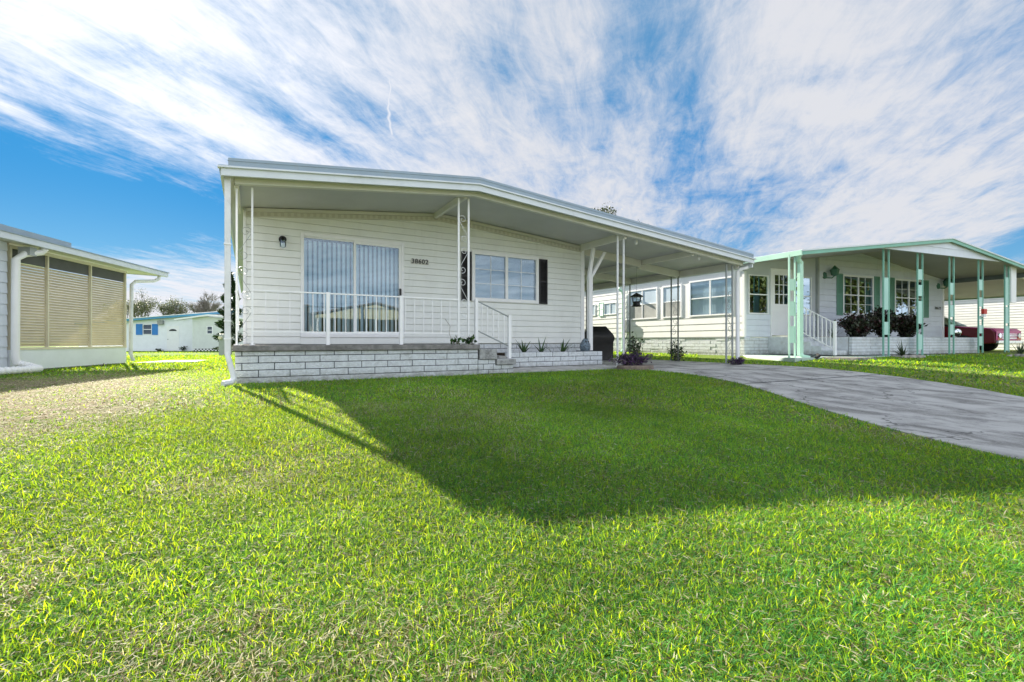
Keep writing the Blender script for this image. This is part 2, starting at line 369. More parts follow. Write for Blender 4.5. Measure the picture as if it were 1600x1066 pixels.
# the worn, sandy strip beside the left-hand house
wx = N_.math('DIVIDE', N_.math('ADD', sp.outputs[0], 2.6), 2.0); wy = N_.math('DIVIDE', N_.math('SUBTRACT', sp.outputs[1], 7.0), 4.5)
worn = N_.math('SUBTRACT', 1.25, N_.math('ADD', N_.math('MULTIPLY', wx, wx), N_.math('MULTIPLY', wy, wy)), clamp=True)
near = N_.math('SUBTRACT', 1.0, N_.math('DIVIDE', sp.outputs[1], 14.0), clamp=True)
dry = N_.math('ADD', N_.math('MULTIPLY', worn, 0.9), N_.math('MULTIPLY', near, 0.55), clamp=True)
dry = N_.math('MULTIPLY', dry, N_.sstep(mid, 0.28, 0.6))
c = N_.mix(dry, green, straw)
N_.set(b.inputs['Base Color'], c); b.inputs['Roughness'].default_value = 0.95; b.inputs['Specular IOR Level'].default_value = 0.1
bn = N_.new('ShaderNodeBump'); bn.inputs['Strength'].default_value = 1.0; bn.inputs['Distance'].default_value = 0.03; N_.l.new(fine, bn.inputs['Height']); N_.l.new(bn.outputs[0], b.inputs['Normal'])
g_o = arr_obj('ground', V, F, mg, smooth=True); tag(g_o, kind='structure')

def sheet(name, poly, m, dz, thick=0.0, step=0.6):
    """a filled polygon draped on the terrain"""
    bm = bmesh.new(); vs = [bm.verts.new((x, y, 0)) for x, y in poly]; f = bm.faces.new(vs)
    bmesh.ops.triangulate(bm, faces=[f])
    bmesh.ops.subdivide_edges(bm, edges=[e for e in bm.edges if e.calc_length() > step], cuts=5, use_grid_fill=True)
    bmesh.ops.triangulate(bm, faces=bm.faces)
    if thick:
        r = bmesh.ops.extrude_face_region(bm, geom=bm.faces[:])
        for v in [g for g in r['geom'] if isinstance(g, bmesh.types.BMVert)]: v.co.z -= thick
    for v in bm.verts: v.co.z += gz(v.co.x, v.co.y)+dz
    bmesh.ops.recalc_face_normals(bm, faces=bm.faces)
    me = bpy.data.meshes.new(name); bm.to_mesh(me); bm.free(); me.materials.append(m)
    o = bpy.data.objects.new(name, me); COL.objects.link(o); tag(o, kind='structure'); return o
md_, N_, b = pbsdf('driveway_concrete')
ge = N_.new('ShaderNodeNewGeometry').outputs['Position']
mp = N_.new('ShaderNodeMapping'); N_.l.new(ge, mp.inputs[0]); mp.inputs['Rotation'].default_value = (0, 0, R(-28)); mp.inputs['Scale'].default_value = (1.5, 0.95, 1)
st = N_.noise(mp.outputs[0], 1.4, 8, 0.65, 0.6); fn = N_.noise(ge, 60, 8, 0.8); bl = N_.noise(ge, 3.5, 8, 0.7, 0.4)
c = N_.mix(N_.sstep(st, 0.34, 0.62), (0.175, 0.170, 0.160), (0.45, 0.445, 0.425))
c = N_.mix(N_.math('MULTIPLY', N_.sstep(bl, 0.52, 0.72), 0.6), c, (0.09, 0.09, 0.10))
c = N_.mix(N_.math('MULTIPLY', N_.sstep(fn, 0.48, 0.7), 0.45), c, (0.62, 0.62, 0.62))
vo = N_.new('ShaderNodeTexVoronoi', feature='DISTANCE_TO_EDGE'); vo.inputs['Scale'].default_value = 0.42
wv = N_.new('ShaderNodeVectorMath', operation='ADD'); N_.l.new(ge, wv.inputs[0]); nzc = N_.new('ShaderNodeTexNoise'); nzc.inputs['Scale'].default_value = 2.2; nzc.inputs['Detail'].default_value = 6; N_.l.new(nzc.outputs[1], wv.inputs[1]); N_.l.new(ge, nzc.inputs['Vector']); N_.l.new(wv.outputs[0], vo.inputs['Vector'])
c = N_.mix(N_.math('MULTIPLY', N_.sstep(vo.outputs[0], 0.008, 0.001), 0.75), c, (0.05, 0.05, 0.045))
N_.set(b.inputs['Base Color'], c); b.inputs['Roughness'].default_value = 0.9
bn = N_.new('ShaderNodeBump'); bn.inputs['Strength'].default_value = 0.6; bn.inputs['Distance'].default_value = 0.01; N_.l.new(fn, bn.inputs['Height']); N_.l.new(bn.outputs[0], b.inputs['Normal'])
sheet('driveway', DRIVE, md_, 0.012, 0.08)
sheet('walkway', [(4.32, 7.62), (7.12, 7.55), (7.12, 8.19), (4.32, 8.19)], M['concrete'], 0.04, 0.1, 5)
sheet('side_pad', [(-2.75, 15.7), (-1.3, 15.7), (-1.1, 17.2), (-2.2, 17.4)], M['concrete'], 0.02, 0.1, 5)

jt = bpy.data.objects
for k_, (p, q) in enumerate((((6.56, 4.42), (10.66, 4.36)), ((7.16, 7.9), (10.97, 7.9)))):
    bm_j = [(p[0], p[1]-.012), (q[0], q[1]-.012), (q[0], q[1]+.012), (p[0], p[1]+.012)]
    sheet('driveway_joint', bm_j, M['mortar'], 0.0165, 0, .4)

# ------------------------------------------------------------------ wall builders, in frames (a along wall, n outwards, z up)
def openings_cells(a0, a1, z0, top, holes, seg=0.35):
    xs_ = {a0, a1}
    for h in holes: xs_ |= {h[0], h[1]}
    xs_ = sorted(x for x in xs_ if a0-1e-6 <= x <= a1+1e-6); out = []
    full = []
    for p, q in zip(xs_[:-1], xs_[1:]):
        k = max(1, int((q-p)/seg)); full += [p+(q-p)*i/k for i in range(k)]
    full.append(xs_[-1])
    for p, q in zip(full[:-1], full[1:]):
        m_ = (p+q)/2; t = (top(p), top(q)) if callable(top) else (top, top)
        hs = sorted([(h[2], h[3]) for h in holes if h[0]-1e-6 < m_ < h[1]+1e-6]); z = z0; iv = []
        for hb, ht in hs:
            if hb > z: iv.append((z, hb, hb))
            z = max(z, ht)
        iv.append((z, t[0], t[1])); out.append((p, q, iv))
    return out
def lap_wall(mb, a0, a1, z0, top, e, holes=(), out=0.013, base=0.0, g=0.010):
    """overlapping boards: each leans out to its lower edge, under which an open groove runs"""
    for p, q, iv in openings_cells(a0, a1, z0, top, holes):
        for zb, tl, tr in iv:
            if max(tl, tr) <= zb: continue
            k = math.floor((zb-z0)/e+1e-6)
            while z0+k*e < max(tl, tr)-1e-6:
                c0 = z0+k*e; c1 = c0+e; lo = max(c0, zb)
                hl, hr = max(lo, min(c1, tl)), max(lo, min(c1, tr))
                n_ = lambda z: base+out*(c1-z)/e
                if lo < c0+1e-6 and min(hl, hr) > c0+g:
                    d = base-.016; l2 = c0+g
                    mb.quad((p, d, lo-.004), (q, d, lo-.004), (q, d, l2), (p, d, l2))
                    mb.quad((p, d, l2), (q, d, l2), (q, n_(l2), l2), (p, n_(l2), l2))
                    mb.quad((p, d, lo), (q, d, lo), (q, base, lo), (p, base, lo))
                    lo = l2
                mb.quad((p, n_(lo), lo), (q, n_(lo), lo), (q, n_(hr), hr), (p, n_(hl), hl))
                k += 1
def flat_wall(mb, a0, a1, z0, top, holes=(), th=0.08):
    for p, q, iv in openings_cells(a0, a1, z0, top, holes, 9):
        for zb, tl, tr in iv:
            if max(tl, tr) > zb: mb.pts([(p, 0, zb), (q, 0, zb), (q, 0, tr), (p, 0, tl), (p, -th, zb), (q, -th, zb), (q, -th, tr), (p, -th, tl)],
                                        [(0, 1, 2, 3), (7, 6, 5, 4), (0, 4, 5, 1), (3, 2, 6, 7), (0, 3, 7, 4), (1, 5, 6, 2)])
def block_wall(mb, mm, a0, a1, zs, depth=0.09, L=0.406, j=0.011, seed=0, rag=0.004, off=0.0):
    """split-face blocks (mb) standing proud of a dark mortar bed (mm)"""
    rnd = random.Random(seed)
    mm.box(a0+.004, a1-.004, -depth, -0.010, zs[0], zs[-1]-0.002)
    for r, (zb, zt) in enumerate(zip(zs[:-1], zs[1:])):
        a = a0-(L/2 if r % 2 else 0)-off
        while a < a1-.01:
            p, q = max(a, a0), min(a+L, a1)
            if q-p > .03:
                d = rnd.uniform(-rag, rag)
                mb.box(p+(j/2 if p > a0 else 0), q-(j/2 if q < a1 else 0), -depth+.01, d, zb+j/2, zt-j/2)
            a += L
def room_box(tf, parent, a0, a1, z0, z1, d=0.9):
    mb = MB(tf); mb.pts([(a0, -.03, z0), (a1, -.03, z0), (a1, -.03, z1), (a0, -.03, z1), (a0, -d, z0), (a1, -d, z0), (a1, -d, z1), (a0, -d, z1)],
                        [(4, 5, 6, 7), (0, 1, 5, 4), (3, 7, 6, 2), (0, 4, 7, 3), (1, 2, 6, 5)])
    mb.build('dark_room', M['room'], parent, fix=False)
def window(tf, parent, a0, a1, z0, z1, fw=0.05, units=1, rail=True, mun=(0, 0), gm='glass', fm='white', proud=0.03, blind=None, name='window', split=None, mw=0.012):
    """a window part with frame; pane, blind and muntins are its sub-parts"""
    fr = MB(tf); y0, y1 = -0.03, proud
    fr.box(a0, a1, y0, y1, z0, z0+fw); fr.box(a0, a1, y0, y1, z1-fw, z1)
    fr.box(a0, a0+fw, y0, y1, z0+fw, z1-fw); fr.box(a1-fw, a1, y0, y1, z0+fw, z1-fw)
    ed = [a0+fw]+([split] if split else [a0+fw+(a1-a0-2*fw)*i/units for i in range(1, units)])+[a1-fw]
    for s_ in ed[1:-1]: fr.box(s_-fw*.45, s_+fw*.45, y0, y1-.006, z0+fw, z1-fw)
    zm = (z0+z1)/2
    if rail:
        for p, q in zip(ed[:-1], ed[1:]): fr.box(p, q, y0+.004, y1-.012, zm-.018, zm+.018)
    fo = fr.build(name, M[fm], parent, bevel=0.003)
    pn = MB(tf); pn.quad((a0+fw, .004, z0+fw), (a1-fw, .004, z0+fw), (a1-fw, .004, z1-fw), (a0+fw, .004, z1-fw)); pn.build('pane', M[gm], fo, fix=False)
    if mun != (0, 0):
        mu = MB(tf)
        for p, q in zip(ed[:-1], ed[1:]):
            for i in range(1, mun[0]+1):
                x = p+(q-p)*i/(mun[0]+1); mu.box(x-mw/2, x+mw/2, -.006, .012, z0+fw, z1-fw)
            for i in range(1, mun[1]+1):
                z = z0+fw+(z1-z0-2*fw)*i/(mun[1]+1); mu.box(p, q, -.005, .011, z-mw/2, z+mw/2)
        mu.build('muntin', M[fm], fo)
    if blind == 'mini':
        bl_ = MB(tf); z = z0+fw
        while z < z1-fw: bl_.quad((a0+fw, -.05, z), (a1-fw, -.05, z), (a1-fw, -.066, z+.021), (a0+fw, -.066, z+.021)); z += .025
        bl_.build('blind', M['blind_w'], fo, fix=False)
    elif blind == 'sheet':
        bl_ = MB(tf); k = max(4, int((a1-a0)/.03)); xs_ = [a0+fw+(a1-a0-2*fw)*i/k for i in range(k+1)]
        for i in range(k): bl_.quad((xs_[i], -.06-.012*(i % 2), z0+fw), (xs_[i+1], -.06-.012*((i+1) % 2), z0+fw), (xs_[i+1], -.06-.012*((i+1) % 2), z1-fw), (xs_[i], -.06-.012*(i % 2), z1-fw))
        bl_.build('curtain', M['blind_w'], fo, fix=False)
    return fo
def shutter(tf, parent, a0, a1, z0, z1, m):
    mb = MB(tf); w = .03
    mb.box(a0, a0+w, .014, .04, z0, z1); mb.box(a1-w, a1, .014, .04, z0, z1)
    for z in (z0, (z0+z1)/2-w/2, z1-w): mb.box(a0+w, a1-w, .014, .038, z, z+w)
    mb.box(a0+w, a1-w, .014, .022, z0+w, z1-w)
    z = z0+w+.012
    while z < z1-w-.02:
        mb.pts([(a0+w, .022, z+.026), (a1-w, .022, z+.026), (a1-w, .036, z), (a0+w, .036, z)], [(0, 1, 2, 3)]); z += .034
    return mb.build('shutter', m, parent)
def text_obj(name, body, size, m, parent, pos, basis, ext=0.006):
    cu = bpy.data.curves.new(name, 'FONT'); cu.body = body; cu.size = size; cu.extrude = ext; cu.offset = size*0.014
    cu.align_x = 'CENTER'; cu.align_y = 'CENTER'; cu.space_character = 1.12
    to = bpy.data.objects.new(name+'_c', cu); COL.objects.link(to)
    bpy.context.view_layer.update(); dg = bpy.context.evaluated_depsgraph_get()
    me = bpy.data.meshes.new_from_object(to.evaluated_get(dg)); bpy.data.objects.remove(to)
    me.transform(Matrix.Translation(Vector(pos)-org(parent)) @ basis.to_4x4())
    me.materials.clear(); me.materials.append(m); me.name = name
    o = bpy.data.objects.new(name, me); COL.objects.link(o); o.parent = parent; return o
def spiral(c, r, turns, a0, hand, n=22, k=0.18):
    """scroll in the (a,z) plane starting at angle a0 on the outside"""
    return [(c[0]+r*(1-(1-k)*t/n)*math.cos(a0+hand*2*math.pi*turns*t/n), c[1]+r*(1-(1-k)*t/n)*math.sin(a0+hand*2*math.pi*turns*t/n)) for t in range(n+1)]
def scroll_column(tf, parent, a0, a1, z0, z1a, z1b, m, pole=0.014, zs0=None, mscroll=None, rs=0.006, name='post', group_h=0.0):
    """two slim tubes with wrought scrolls between them"""
    mb = MB(tf)
    mb.box(a0-pole, a0+pole, -pole, pole, z0, z1a); mb.box(a1-pole, a1+pole, -pole, pole, z0, z1b)
    for a in (a0, a1): mb.box(a-.035, a+.035, -.035, .035, z0, z0+.012)
    o = mb.build(name, m, parent, bevel=0.002)
    w = a1-a0; s_ = MB(tf); zc = z0+.12 if zs0 is None else zs0; top = min(z1a, z1b)-.22; k = 0
    while zc+0.52 < top:
        up = k % 2 == 0
        A, B = (a0, a1) if up else (a1, a0); sg = 1 if up else -1
        r = w*.40
        c1 = (A+sg*r, zc+r+.02); c2 = (B-sg*r, zc+.50-r)
        p1 = spiral(c1, r, 1.25, math.pi if up else 0, 1 if up else -1)
        p2 = spiral(c2, r, 1.25, 0 if up else math.pi, 1 if up else -1)
        path = [(x, 0, z) for x, z in reversed(p1)]+[(x, 0, z) for x, z in p2]
        s_.tube(path, rs, 5); zc += .56; k += 1
    if s_.v: s_.build('scroll', mscroll or m, o, smooth=True)
    return o

# ------------------------------------------------------------------ main house
house = thing('mobile_home', (3.5, 16, 0), 'white mobile home with sliding glass door, black shutters and wide carport roof', 'house')
WF = lambda a, n, z: (a, 9.1-n, z)                      # front wall frame
def ceil_z(x): return (2.84+.105*(x+.3)) if x < 3.43 else (3.23-.083*(x-3.43))
SL = (0.79, 2.66, 0.52, 2.54); WN = (4.13, 5.82, 1.46, 2.54)
mb = MB(WF); lap_wall(mb, -0.08, 7.05, 0.57 if False else 0.545, lambda x: ceil_z(x)-.10, 0.127, [SL, WN]); mb.build('wall', M['siding'], house, fix=False)
mb = MB(); mb.box(-0.09, -0.01, 9.12, 24, .1, 2.86); mb.box(7.07, 7.14, 9.12, 24, .1, 2.9); mb.box(-.09, 7.14, 23.9, 24, .1, 2.9); mb.build('side_wall', M['siding'], house)
for x0, x1 in ((7.05, 7.16), (-.10, -.055)): mb = MB(WF); mb.box(x0, x1, -.12, .022, .55, ceil_z(x0)-.05); mb.build('corner_trim', M['white'], house, bevel=.004)
# white crown strip and vented strip under the ceiling
mb = MB(WF); mv = MB(WF); mh = MB(WF)
pr = [(-.06, ceil_z(-.06)), (3.43, ceil_z(3.43)), (7.06, ceil_z(7.06))]
def band(m_, t0, t1, n0, n1): m_.prism([(x, z-t0) for x, z in pr]+[(x, z-t1) for x, z in reversed(pr)], n0, n1)
band(mb, 0.015, 0.075, 0.0, .055); band(mb, .145, .160, .0, .045); mb.build('crown_strip', M['trim'], house)
band(mv, 0.078, .142, .0, .03); mvm, N_, b = pbsdf('vented_trim')
sp_ = N_.new('ShaderNodeSeparateXYZ'); N_.l.new(N_.new('ShaderNodeNewGeometry').outputs['Position'], sp_.inputs[0])
f_ = N_.math('FRACT', N_.math('DIVIDE', sp_.outputs[0], 0.105))
N_.set(b.inputs['Base Color'], N_.mix(N_.math('MULTIPLY', N_.math('GREATER_THAN', f_, 0.5), 0.55), (0.60, 0.60, 0.54), (0.46, 0.45, 0.40)))
mv.build('vent_strip', mvm, house)
# block skirting beside and behind the planter
bm_, mm_ = MB(WF), MB(WF); block_wall(bm_, mm_, 3.62, 7.1, [0.03+.1016*i for i in range(6)], seed=3)
bm_.build('skirting', M['block'], house); mm_.build('skirting_mortar', M['mortar'], house)
# roof: body, ceiling skin, fascia and the roof-over edge
RY0, RY1 = 7.25, 24.4
def roof_poly(xl, xr, lo, hi, ridge=3.43):
    zl = lambda x, k: (2.79+.103*(x+.31) if x < ridge else 2.79+.103*(ridge+.31)-.081*(x-ridge))+k
    return [(xl, zl(xl, lo)), (ridge, zl(ridge, lo)), (xr, zl(xr, lo)), (xr, zl(xr, hi)), (ridge, zl(ridge, hi)), (xl, zl(xl, hi))]
mb = MB(); mb.prism(roof_poly(-.30, 11.05, .05, .13), RY0+.02, RY1); mb.build('ceiling', M['ceiling'], house)
mb = MB(); mb.prism(roof_poly(-.33, 11.10, 0, .115), RY0-.02, RY0+.02)
mb.prism(roof_poly(-.37, 11.14, .100, .125), RY0-.05, RY0+.03)
for x0, x1, z0 in ((-.34, -.30, 2.79), (11.06, 11.11, 2.47)): mb.box(x0, x1, RY0+.02, RY1, z0-.01, z0+.125)
mb.build('fascia', M['fascia'], house, bevel=.003)
mb = MB(); mb.prism(roof_poly(-.36, 11.13, .127, .135), RY0-.04, RY1)
mb.prism(roof_poly(-.25, 11.05, .137, .235), RY0-.03, RY1); mb.prism(roof_poly(-.26, 11.06, .195, .205), RY0-.036, RY0-.03)
mb.build('roof', M['roofmetal'], house)
# porch roof beams
mb = MB()
mb.prism([(-.18, ceil_z(-.18)-.10), (3.43, ceil_z(3.43)-.10), (10.9, ceil_z(10.9)-.10), (10.9, ceil_z(10.9)+.01), (3.43, ceil_z(3.43)+.01), (-.18, ceil_z(-.18)+.01)], 7.40, 7.48)
mb.build('front_beam', M['beam'], house)
for x, y0, y1, h in ((3.30, 7.5, 9.05, .12), (7.02, 7.5, 9.02, .14), (9.15, 7.5, 16, .13), (10.85, 7.5, 16, .17), (-.16, 7.5, 9.05, .12)):
    mb = MB(); mb.box(x-.03, x+.03, y0, y1, ceil_z(x)-h, ceil_z(x)+.005); mb.build('ceiling_beam', M['beam'], house)
for y, x0, x1, h in ((9.15, 7.2, 9.10, .19), (9.35, 9.20, 10.8, .19), (11.2, 7.2, 9.10, .19), (11.3, 9.20, 10.8, .19), (13.3, 7.2, 9.1, .18), (13.4, 9.2, 10.8, .18)):
    mb = MB(); mb.prism([(x0, ceil_z(x0)-h), (x1, ceil_z(x1)-h), (x1, ceil_z(x1)+.003), (x0, ceil_z(x0)+.003)], y-.03, y+.03); mb.build('cross_beam', M['trim'], house, bevel=.004)
for x in (7.45, 9.5):
    mb = MB(); mb.lathe((x, 7.62, ceil_z(x)-.16), [(.012, .13), (.03, .10), (.032, .04), (.028, .0), (.01, -.01)], 10); mb.build('socket_lamp', M['white'], house, smooth=True)
# porch columns
TFF = lambda y: (lambda a, n, z: (a, y-n, z))
col0 = scroll_column(TFF(7.57), house, -.16, .03, .54, ceil_z(-.16)-.1, ceil_z(.03)-.1, M['white'], .013, .60, M['greymetal'], .0035)
scroll_column(TFF(7.57), house, 3.19, 3.38, .54, ceil_z(3.19)-.1, ceil_z(3.38)-.1, M['white'], .015, .64, M['white_dirty'], .0045)
scroll_column(TFF(7.55), house, 6.84, 7.01, .04, ceil_z(6.84)-.1, ceil_z(7.01)-.1, M['white_dirty'], .016, 9, None)
scroll_column(TFF(7.55), house, 10.44, 10.68, .03, ceil_z(10.44)-.1, ceil_z(10.68)-.1, M['greymetal'], .017, .25, M['greymetal'], .007)
for y in (9.45, 11.4, 13.4):
    TS = lambda a, n, z, y=y: (10.75-n, y+a, z)
    scroll_column(TS, house, -.12, .13, .03, ceil_z(10.75)-.16, ceil_z(10.75)-.16, M['darkmetal'], .015, .2, M['greymetal'], .006)
# downspouts
mb = MB()
mb.box(-.298, -.225, 7.34, 7.41, .42, 2.80)
mb.tube([(-.262, 7.37, .45), (-.26, 7.36, .40), (-.20, 7.33, .16), (-.19, 7.32, .09), (-.22, 7.28, .045), (-.31, 7.2, .035)], [.036, .036, .036, .038, .04, .042], 10)
d = mb.build('downspout', M['white_dirty'], house, bevel=.006)
for z in (.62, .86, 1.9): mb = MB(); mb.box(-.304, -.219, 7.333, 7.415, z, z+.02); mb.build('strap', M['white'], d)
mb = MB(); mb.tube([(10.82, 7.5, .05), (10.82, 7.5, 2.36), (10.86, 7.46, 2.42), (11.02, 7.36, 2.47)], .048, 10); mb.build('downspout', M['white'], house, smooth=True)
# pipe with two arms standing on the planter at the corner
mb = MB(); mb.box(6.88, 6.99, 8.55, 8.64, .38, 2.10)
for dxx, dyy, zt in ((.17, .05, 2.80), (.42, .0, 2.72)):
    x0, z0 = 6.94+(.02 if dxx > .3 else -.03), 2.08
    mb.pts([(x0-.04, 8.56, z0), (x0+.04, 8.56, z0), (x0+.04, 8.63, z0), (x0-.04, 8.63, z0), (x0+dxx-.04, 8.56+dyy, zt), (x0+dxx+.04, 8.56+dyy, zt), (x0+dxx+.04, 8.63+dyy, zt), (x0+dxx-.04, 8.63+dyy, zt)],
           [(0, 1, 2, 3), (4, 5, 6, 7), (0, 1, 5, 4), (1, 2, 6, 5), (2, 3, 7, 6), (3, 0, 4, 7)])
mb.build('forked_downspout', M['white'], house, bevel=.006)
# sliding door
fr = MB(WF); a0, a1, z0, z1 = .79, 2.66, .73, 2.54
fr.box(a0, a0+.055, -.04, .04, z0, z1); fr.box(a1-.055, a1, -.04, .04, z0, z1); fr.box(a0+.055, a1-.055, -.04, .04, z1-.06, z1); fr.box(a0, a1, -.04, .05, z0-.06, z0)
fr.box(1.70, 1.745, -.03, .03, z0, z1-.06); fr.box(1.745, a1-.055, .0, .03, z1-.115, z1-.06); fr.box(1.745, a1-.055, .0, .03, z0, z0+.05)
fr.box(a1-.105, a1-.055, .0, .032, z0+.05, z1-.115); fr.box(a0+.055, 1.70, -.02, .012, z1-.085, z1-.06); fr.box(a0+.055, 1.70, -.02, .012, z0, z0+.035)
door = fr.build('sliding_door', M['white'], house, bevel=.004)
mb = MB(WF); mb.box(.79, 2.66, -.02, .028, .545, z0-.06); mb.build('kick_panel', M['siding'], door)
mb = MB(WF); mb.quad((a0+.05, -.005, z0+.03), (1.70, -.005, z0+.03), (1.70, -.005, z1-.08), (a0+.05, -.005, z1-.08)); mb.build('pane', M['glass'], door, fix=False)
mb = MB(WF); mb.quad((1.745, .014, z0+.05), (a1-.1, .014, z0+.05), (a1-.1, .014, z1-.11), (1.745, .014, z1-.11)); mb.build('pane', M['glass'], door, fix=False)
mb = MB(WF); k = 21
for i in range(k):
    x0 = a0+.06+(a1-a0-.12)*i/k; w = .064; t = R(25)
    mb.quad((x0, -.12, z0+.03), (x0+w*math.cos(t), -.12-w*math.sin(t)*.8, z0+.03), (x0+w*math.cos(t), -.12-w*math.sin(t)*.8, z1-.1), (x0, -.12, z1-.1))
mb.build('blind', M['blind'], door, fix=False)
mb = MB(WF); mb.box(a1-.10, a1-.065, .032, .065, 1.40, 1.63); mb.build('handle', M['black'], door, bevel=.004)
room_box(WF, house, .79, 2.66, .6, 2.54)
# bedroom window with shutters
wnd = window(WF, house, *WN, fw=.075, split=4.98, rail=False, mun=(1, 2), gm='glass', blind='mini', proud=.04)
room_box(WF, house, WN[0], WN[1], WN[2], WN[3])
shutter(WF, house, 5.835, 6.06, 1.46, 2.5, M['black']); shutter(WF, house, 3.89, 4.115, 1.46, 2.5, M['black'])
BF = Matrix(((1, 0, 0), (0, 0, -1), (0, 1, 0)))            # text facing -y
mb = MB(WF); mb.box(2.80, 3.17, .012, .02, 2.145, 2.245); mb.build('number_plate', M['trim'], house)
text_obj('house_number', '38602', .128, M['black'], house, (2.985, 9.075, 2.197), BF)
# jelly-jar porch light
mb = MB(WF); t = 14
mb.tube([(.5, .01, 2.38), (.5, .04, 2.38)], .062, 16); mb.tube([(.5, .04, 2.38), (.5, .11, 2.375), (.5, .12, 2.34)], [.03, .035, .04], 12)
pl = mb.build('porch_light', M['black'], house, smooth=True)
mb = MB(WF); mb.lathe((.5, .12, 2.22), [(.02, 0), (.045, .015), (.05, .06), (.045, .12)], 14); mb.build('lamp_glass', M['glass_lo'], pl, smooth=True)

# ------------------------------------------------------------------ porch and steps
porch = thing('porch', (1.7, 8.3, 0), 'raised porch of pale painted blocks with dark concrete edge and two stained steps', 'porch')
PF = lambda a, n, z: (a, 7.5-n, z)
zs = [.01, .085, .187, .288, .389, .455]
bm_, mm_ = MB(PF), MB(PF); block_wall(bm_, mm_, -.18, 3.53, zs[1:], seed=1, off=.12); bm_.box(-.185, 3.53, -.09, -.002, .0, .08)
bm_.build('block_wall', M['block'], porch, bevel=.004)
PL = lambda a, n, z: (-.18-n, 7.59+a, z); bs, ms = MB(PL), MB(PL); block_wall(bs, ms, 0, 1.5, zs, seed=2); bs.build('block_wall', M['block'], porch); ms.v and ms.build('mortar', M['mortar'], porch)
mm_.build('mortar', M['mortar'], porch)
bm2, mm2 = MB(PF), MB(PF)
mb = MB(); mb.box(-.21, 3.555, 7.46, 9.08, .457, .54); mb.build('slab', M['cap'], porch, bevel=.008)
block_wall(bm2, mm2, 3.54, 3.88, [.01, .085, .187, .27], seed=5, L=.2); block_wall(bm2, mm2, 3.88, 4.26, [.01, .085, .165], seed=6, L=.25)
bm2.build('step_block', M['block'], porch, bevel=.004); mm2.build('mortar', M['mortar'], porch)
mb = MB(); mb.box(3.56, 3.90, 7.47, 9.085, .272, .455); mb.build('step', M['block_stained'], porch, bevel=.01)
mb = MB(); mb.box(3.902, 4.30, 7.47, 9.085, .168, .27); mb.build('step', M['block_stained'], porch, bevel=.01)
mb = MB(); mb.box(3.56, 4.28, 7.6, 8.94, 0, .2); mb.build('step_core', M['mortar'], porch)

# railings
rail = thing('porch_railing', (1.7, 7.6, .54), 'low white metal railing with thin balusters along the front edge of the porch', 'railing')
mb = MB(); mb.box(.045, 3.175, 7.555, 7.585, 1.315, 1.335); mb.box(.045, 3.175, 7.56, 7.58, .725, .742); mb.build('rail', M['white'], rail)
for x in (1.04, 2.17): mb = MB(); mb.box(x-.025, x+.025, 7.545, 7.595, .54, 1.345); mb.build('post', M['white'], rail, bevel=.003)
x = .2
while x < 3.15:
    if min(abs(x-1.04), abs(x-2.17)) > .05: mb = MB(); mb.box(x-.006, x+.006, 7.564, 7.576, .742, 1.315); mb.build('baluster', M['white'], rail)
    x += .157
rs_ = thing('side_railing', (-.16, 8.3, .54), 'white metal railing closing the left end of the porch, seen almost end-on', 'railing')
mb = MB(); mb.box(-.175, -.145, 7.62, 9.0, 1.315, 1.335); mb.box(-.17, -.15, 7.62, 9.0, .725, .742); mb.build('rail', M['white_dirty'], rs_)
for i in range(8): mb = MB(); y = 7.75+i*.157; mb.box(-.168, -.152, y-.008, y+.008, .742, 1.315); mb.build('baluster', M['white'], rs_)
st_r = thing('stair_railing', (3.9, 7.75, .3), 'white metal handrail sloping down beside the porch steps', 'railing')
P0, P1 = Vector((3.60, 7.72, 0)), Vector((4.26, 7.66, 0))
mb = MB(); mb.box(P0.x-.028, P0.x+.028, P0.y-.028, P0.y+.028, .54, 1.37); mb.build('post', M['white'], st_r, bevel=.003)
mb = MB(); mb.box(P1.x-.028, P1.x+.028, P1.y-.028, P1.y+.028, .27, 1.09); mb.build('post', M['white'], st_r, bevel=.003)
def lerp(p, q, t): return p+(q-p)*t
mb = MB()
for za, zb in ((1.34, 1.05), (.80, .50)): mb.tube([(P0.x, P0.y, za), (P1.x, P1.y, zb)], .014, 6)
mb.build('handrail', M['greymetal'], st_r)
for i in range(1, 6):
    t = i/6; x, y = lerp(P0.x, P1.x, t), lerp(P0.y, P1.y, t); mb = MB(); mb.box(x-.007, x+.007, y-.007, y+.007, lerp(.80, .50, t), lerp(1.34, 1.05, t)); mb.build('baluster', M['white'], st_r)

# planter
pln = thing('block_planter', (5.8, 8.6, 0), 'low planter of pale painted blocks to the right of the porch steps', 'planter')
PP = lambda a, n, z: (a, 8.2-n, z)
bm_, mm_ = MB(PP), MB(PP); block_wall(bm_, mm_, 4.50, 6.97, [.065, .167, .268, .372], seed=8, off=.1); mm_.build('mortar', M['mortar'], pln)
bm_.build('block_wall', M['block'], pln, bevel=.004)
PR = lambda a, n, z: (6.97+n, 8.30+a, z); bs, ms = MB(PR), MB(PR); block_wall(bs, ms, 0, .76, [.065, .167, .268, .372], seed=9); bs.build('block_wall', M['block'], pln, bevel=.004); ms.build('mortar', M['mortar'], pln)
mb = MB(); mb.box(4.34, 4.5, 8.22, 9.05, .0, .30); mb.box(4.30, 7.02, 8.10, 8.20, 0, .06); mb.build('footing', M['concrete'], pln)
mb = MB(); mb.box(4.52, 6.88, 8.30, 9.06, .1, .345); mb.build('soil', M['soil'], pln)

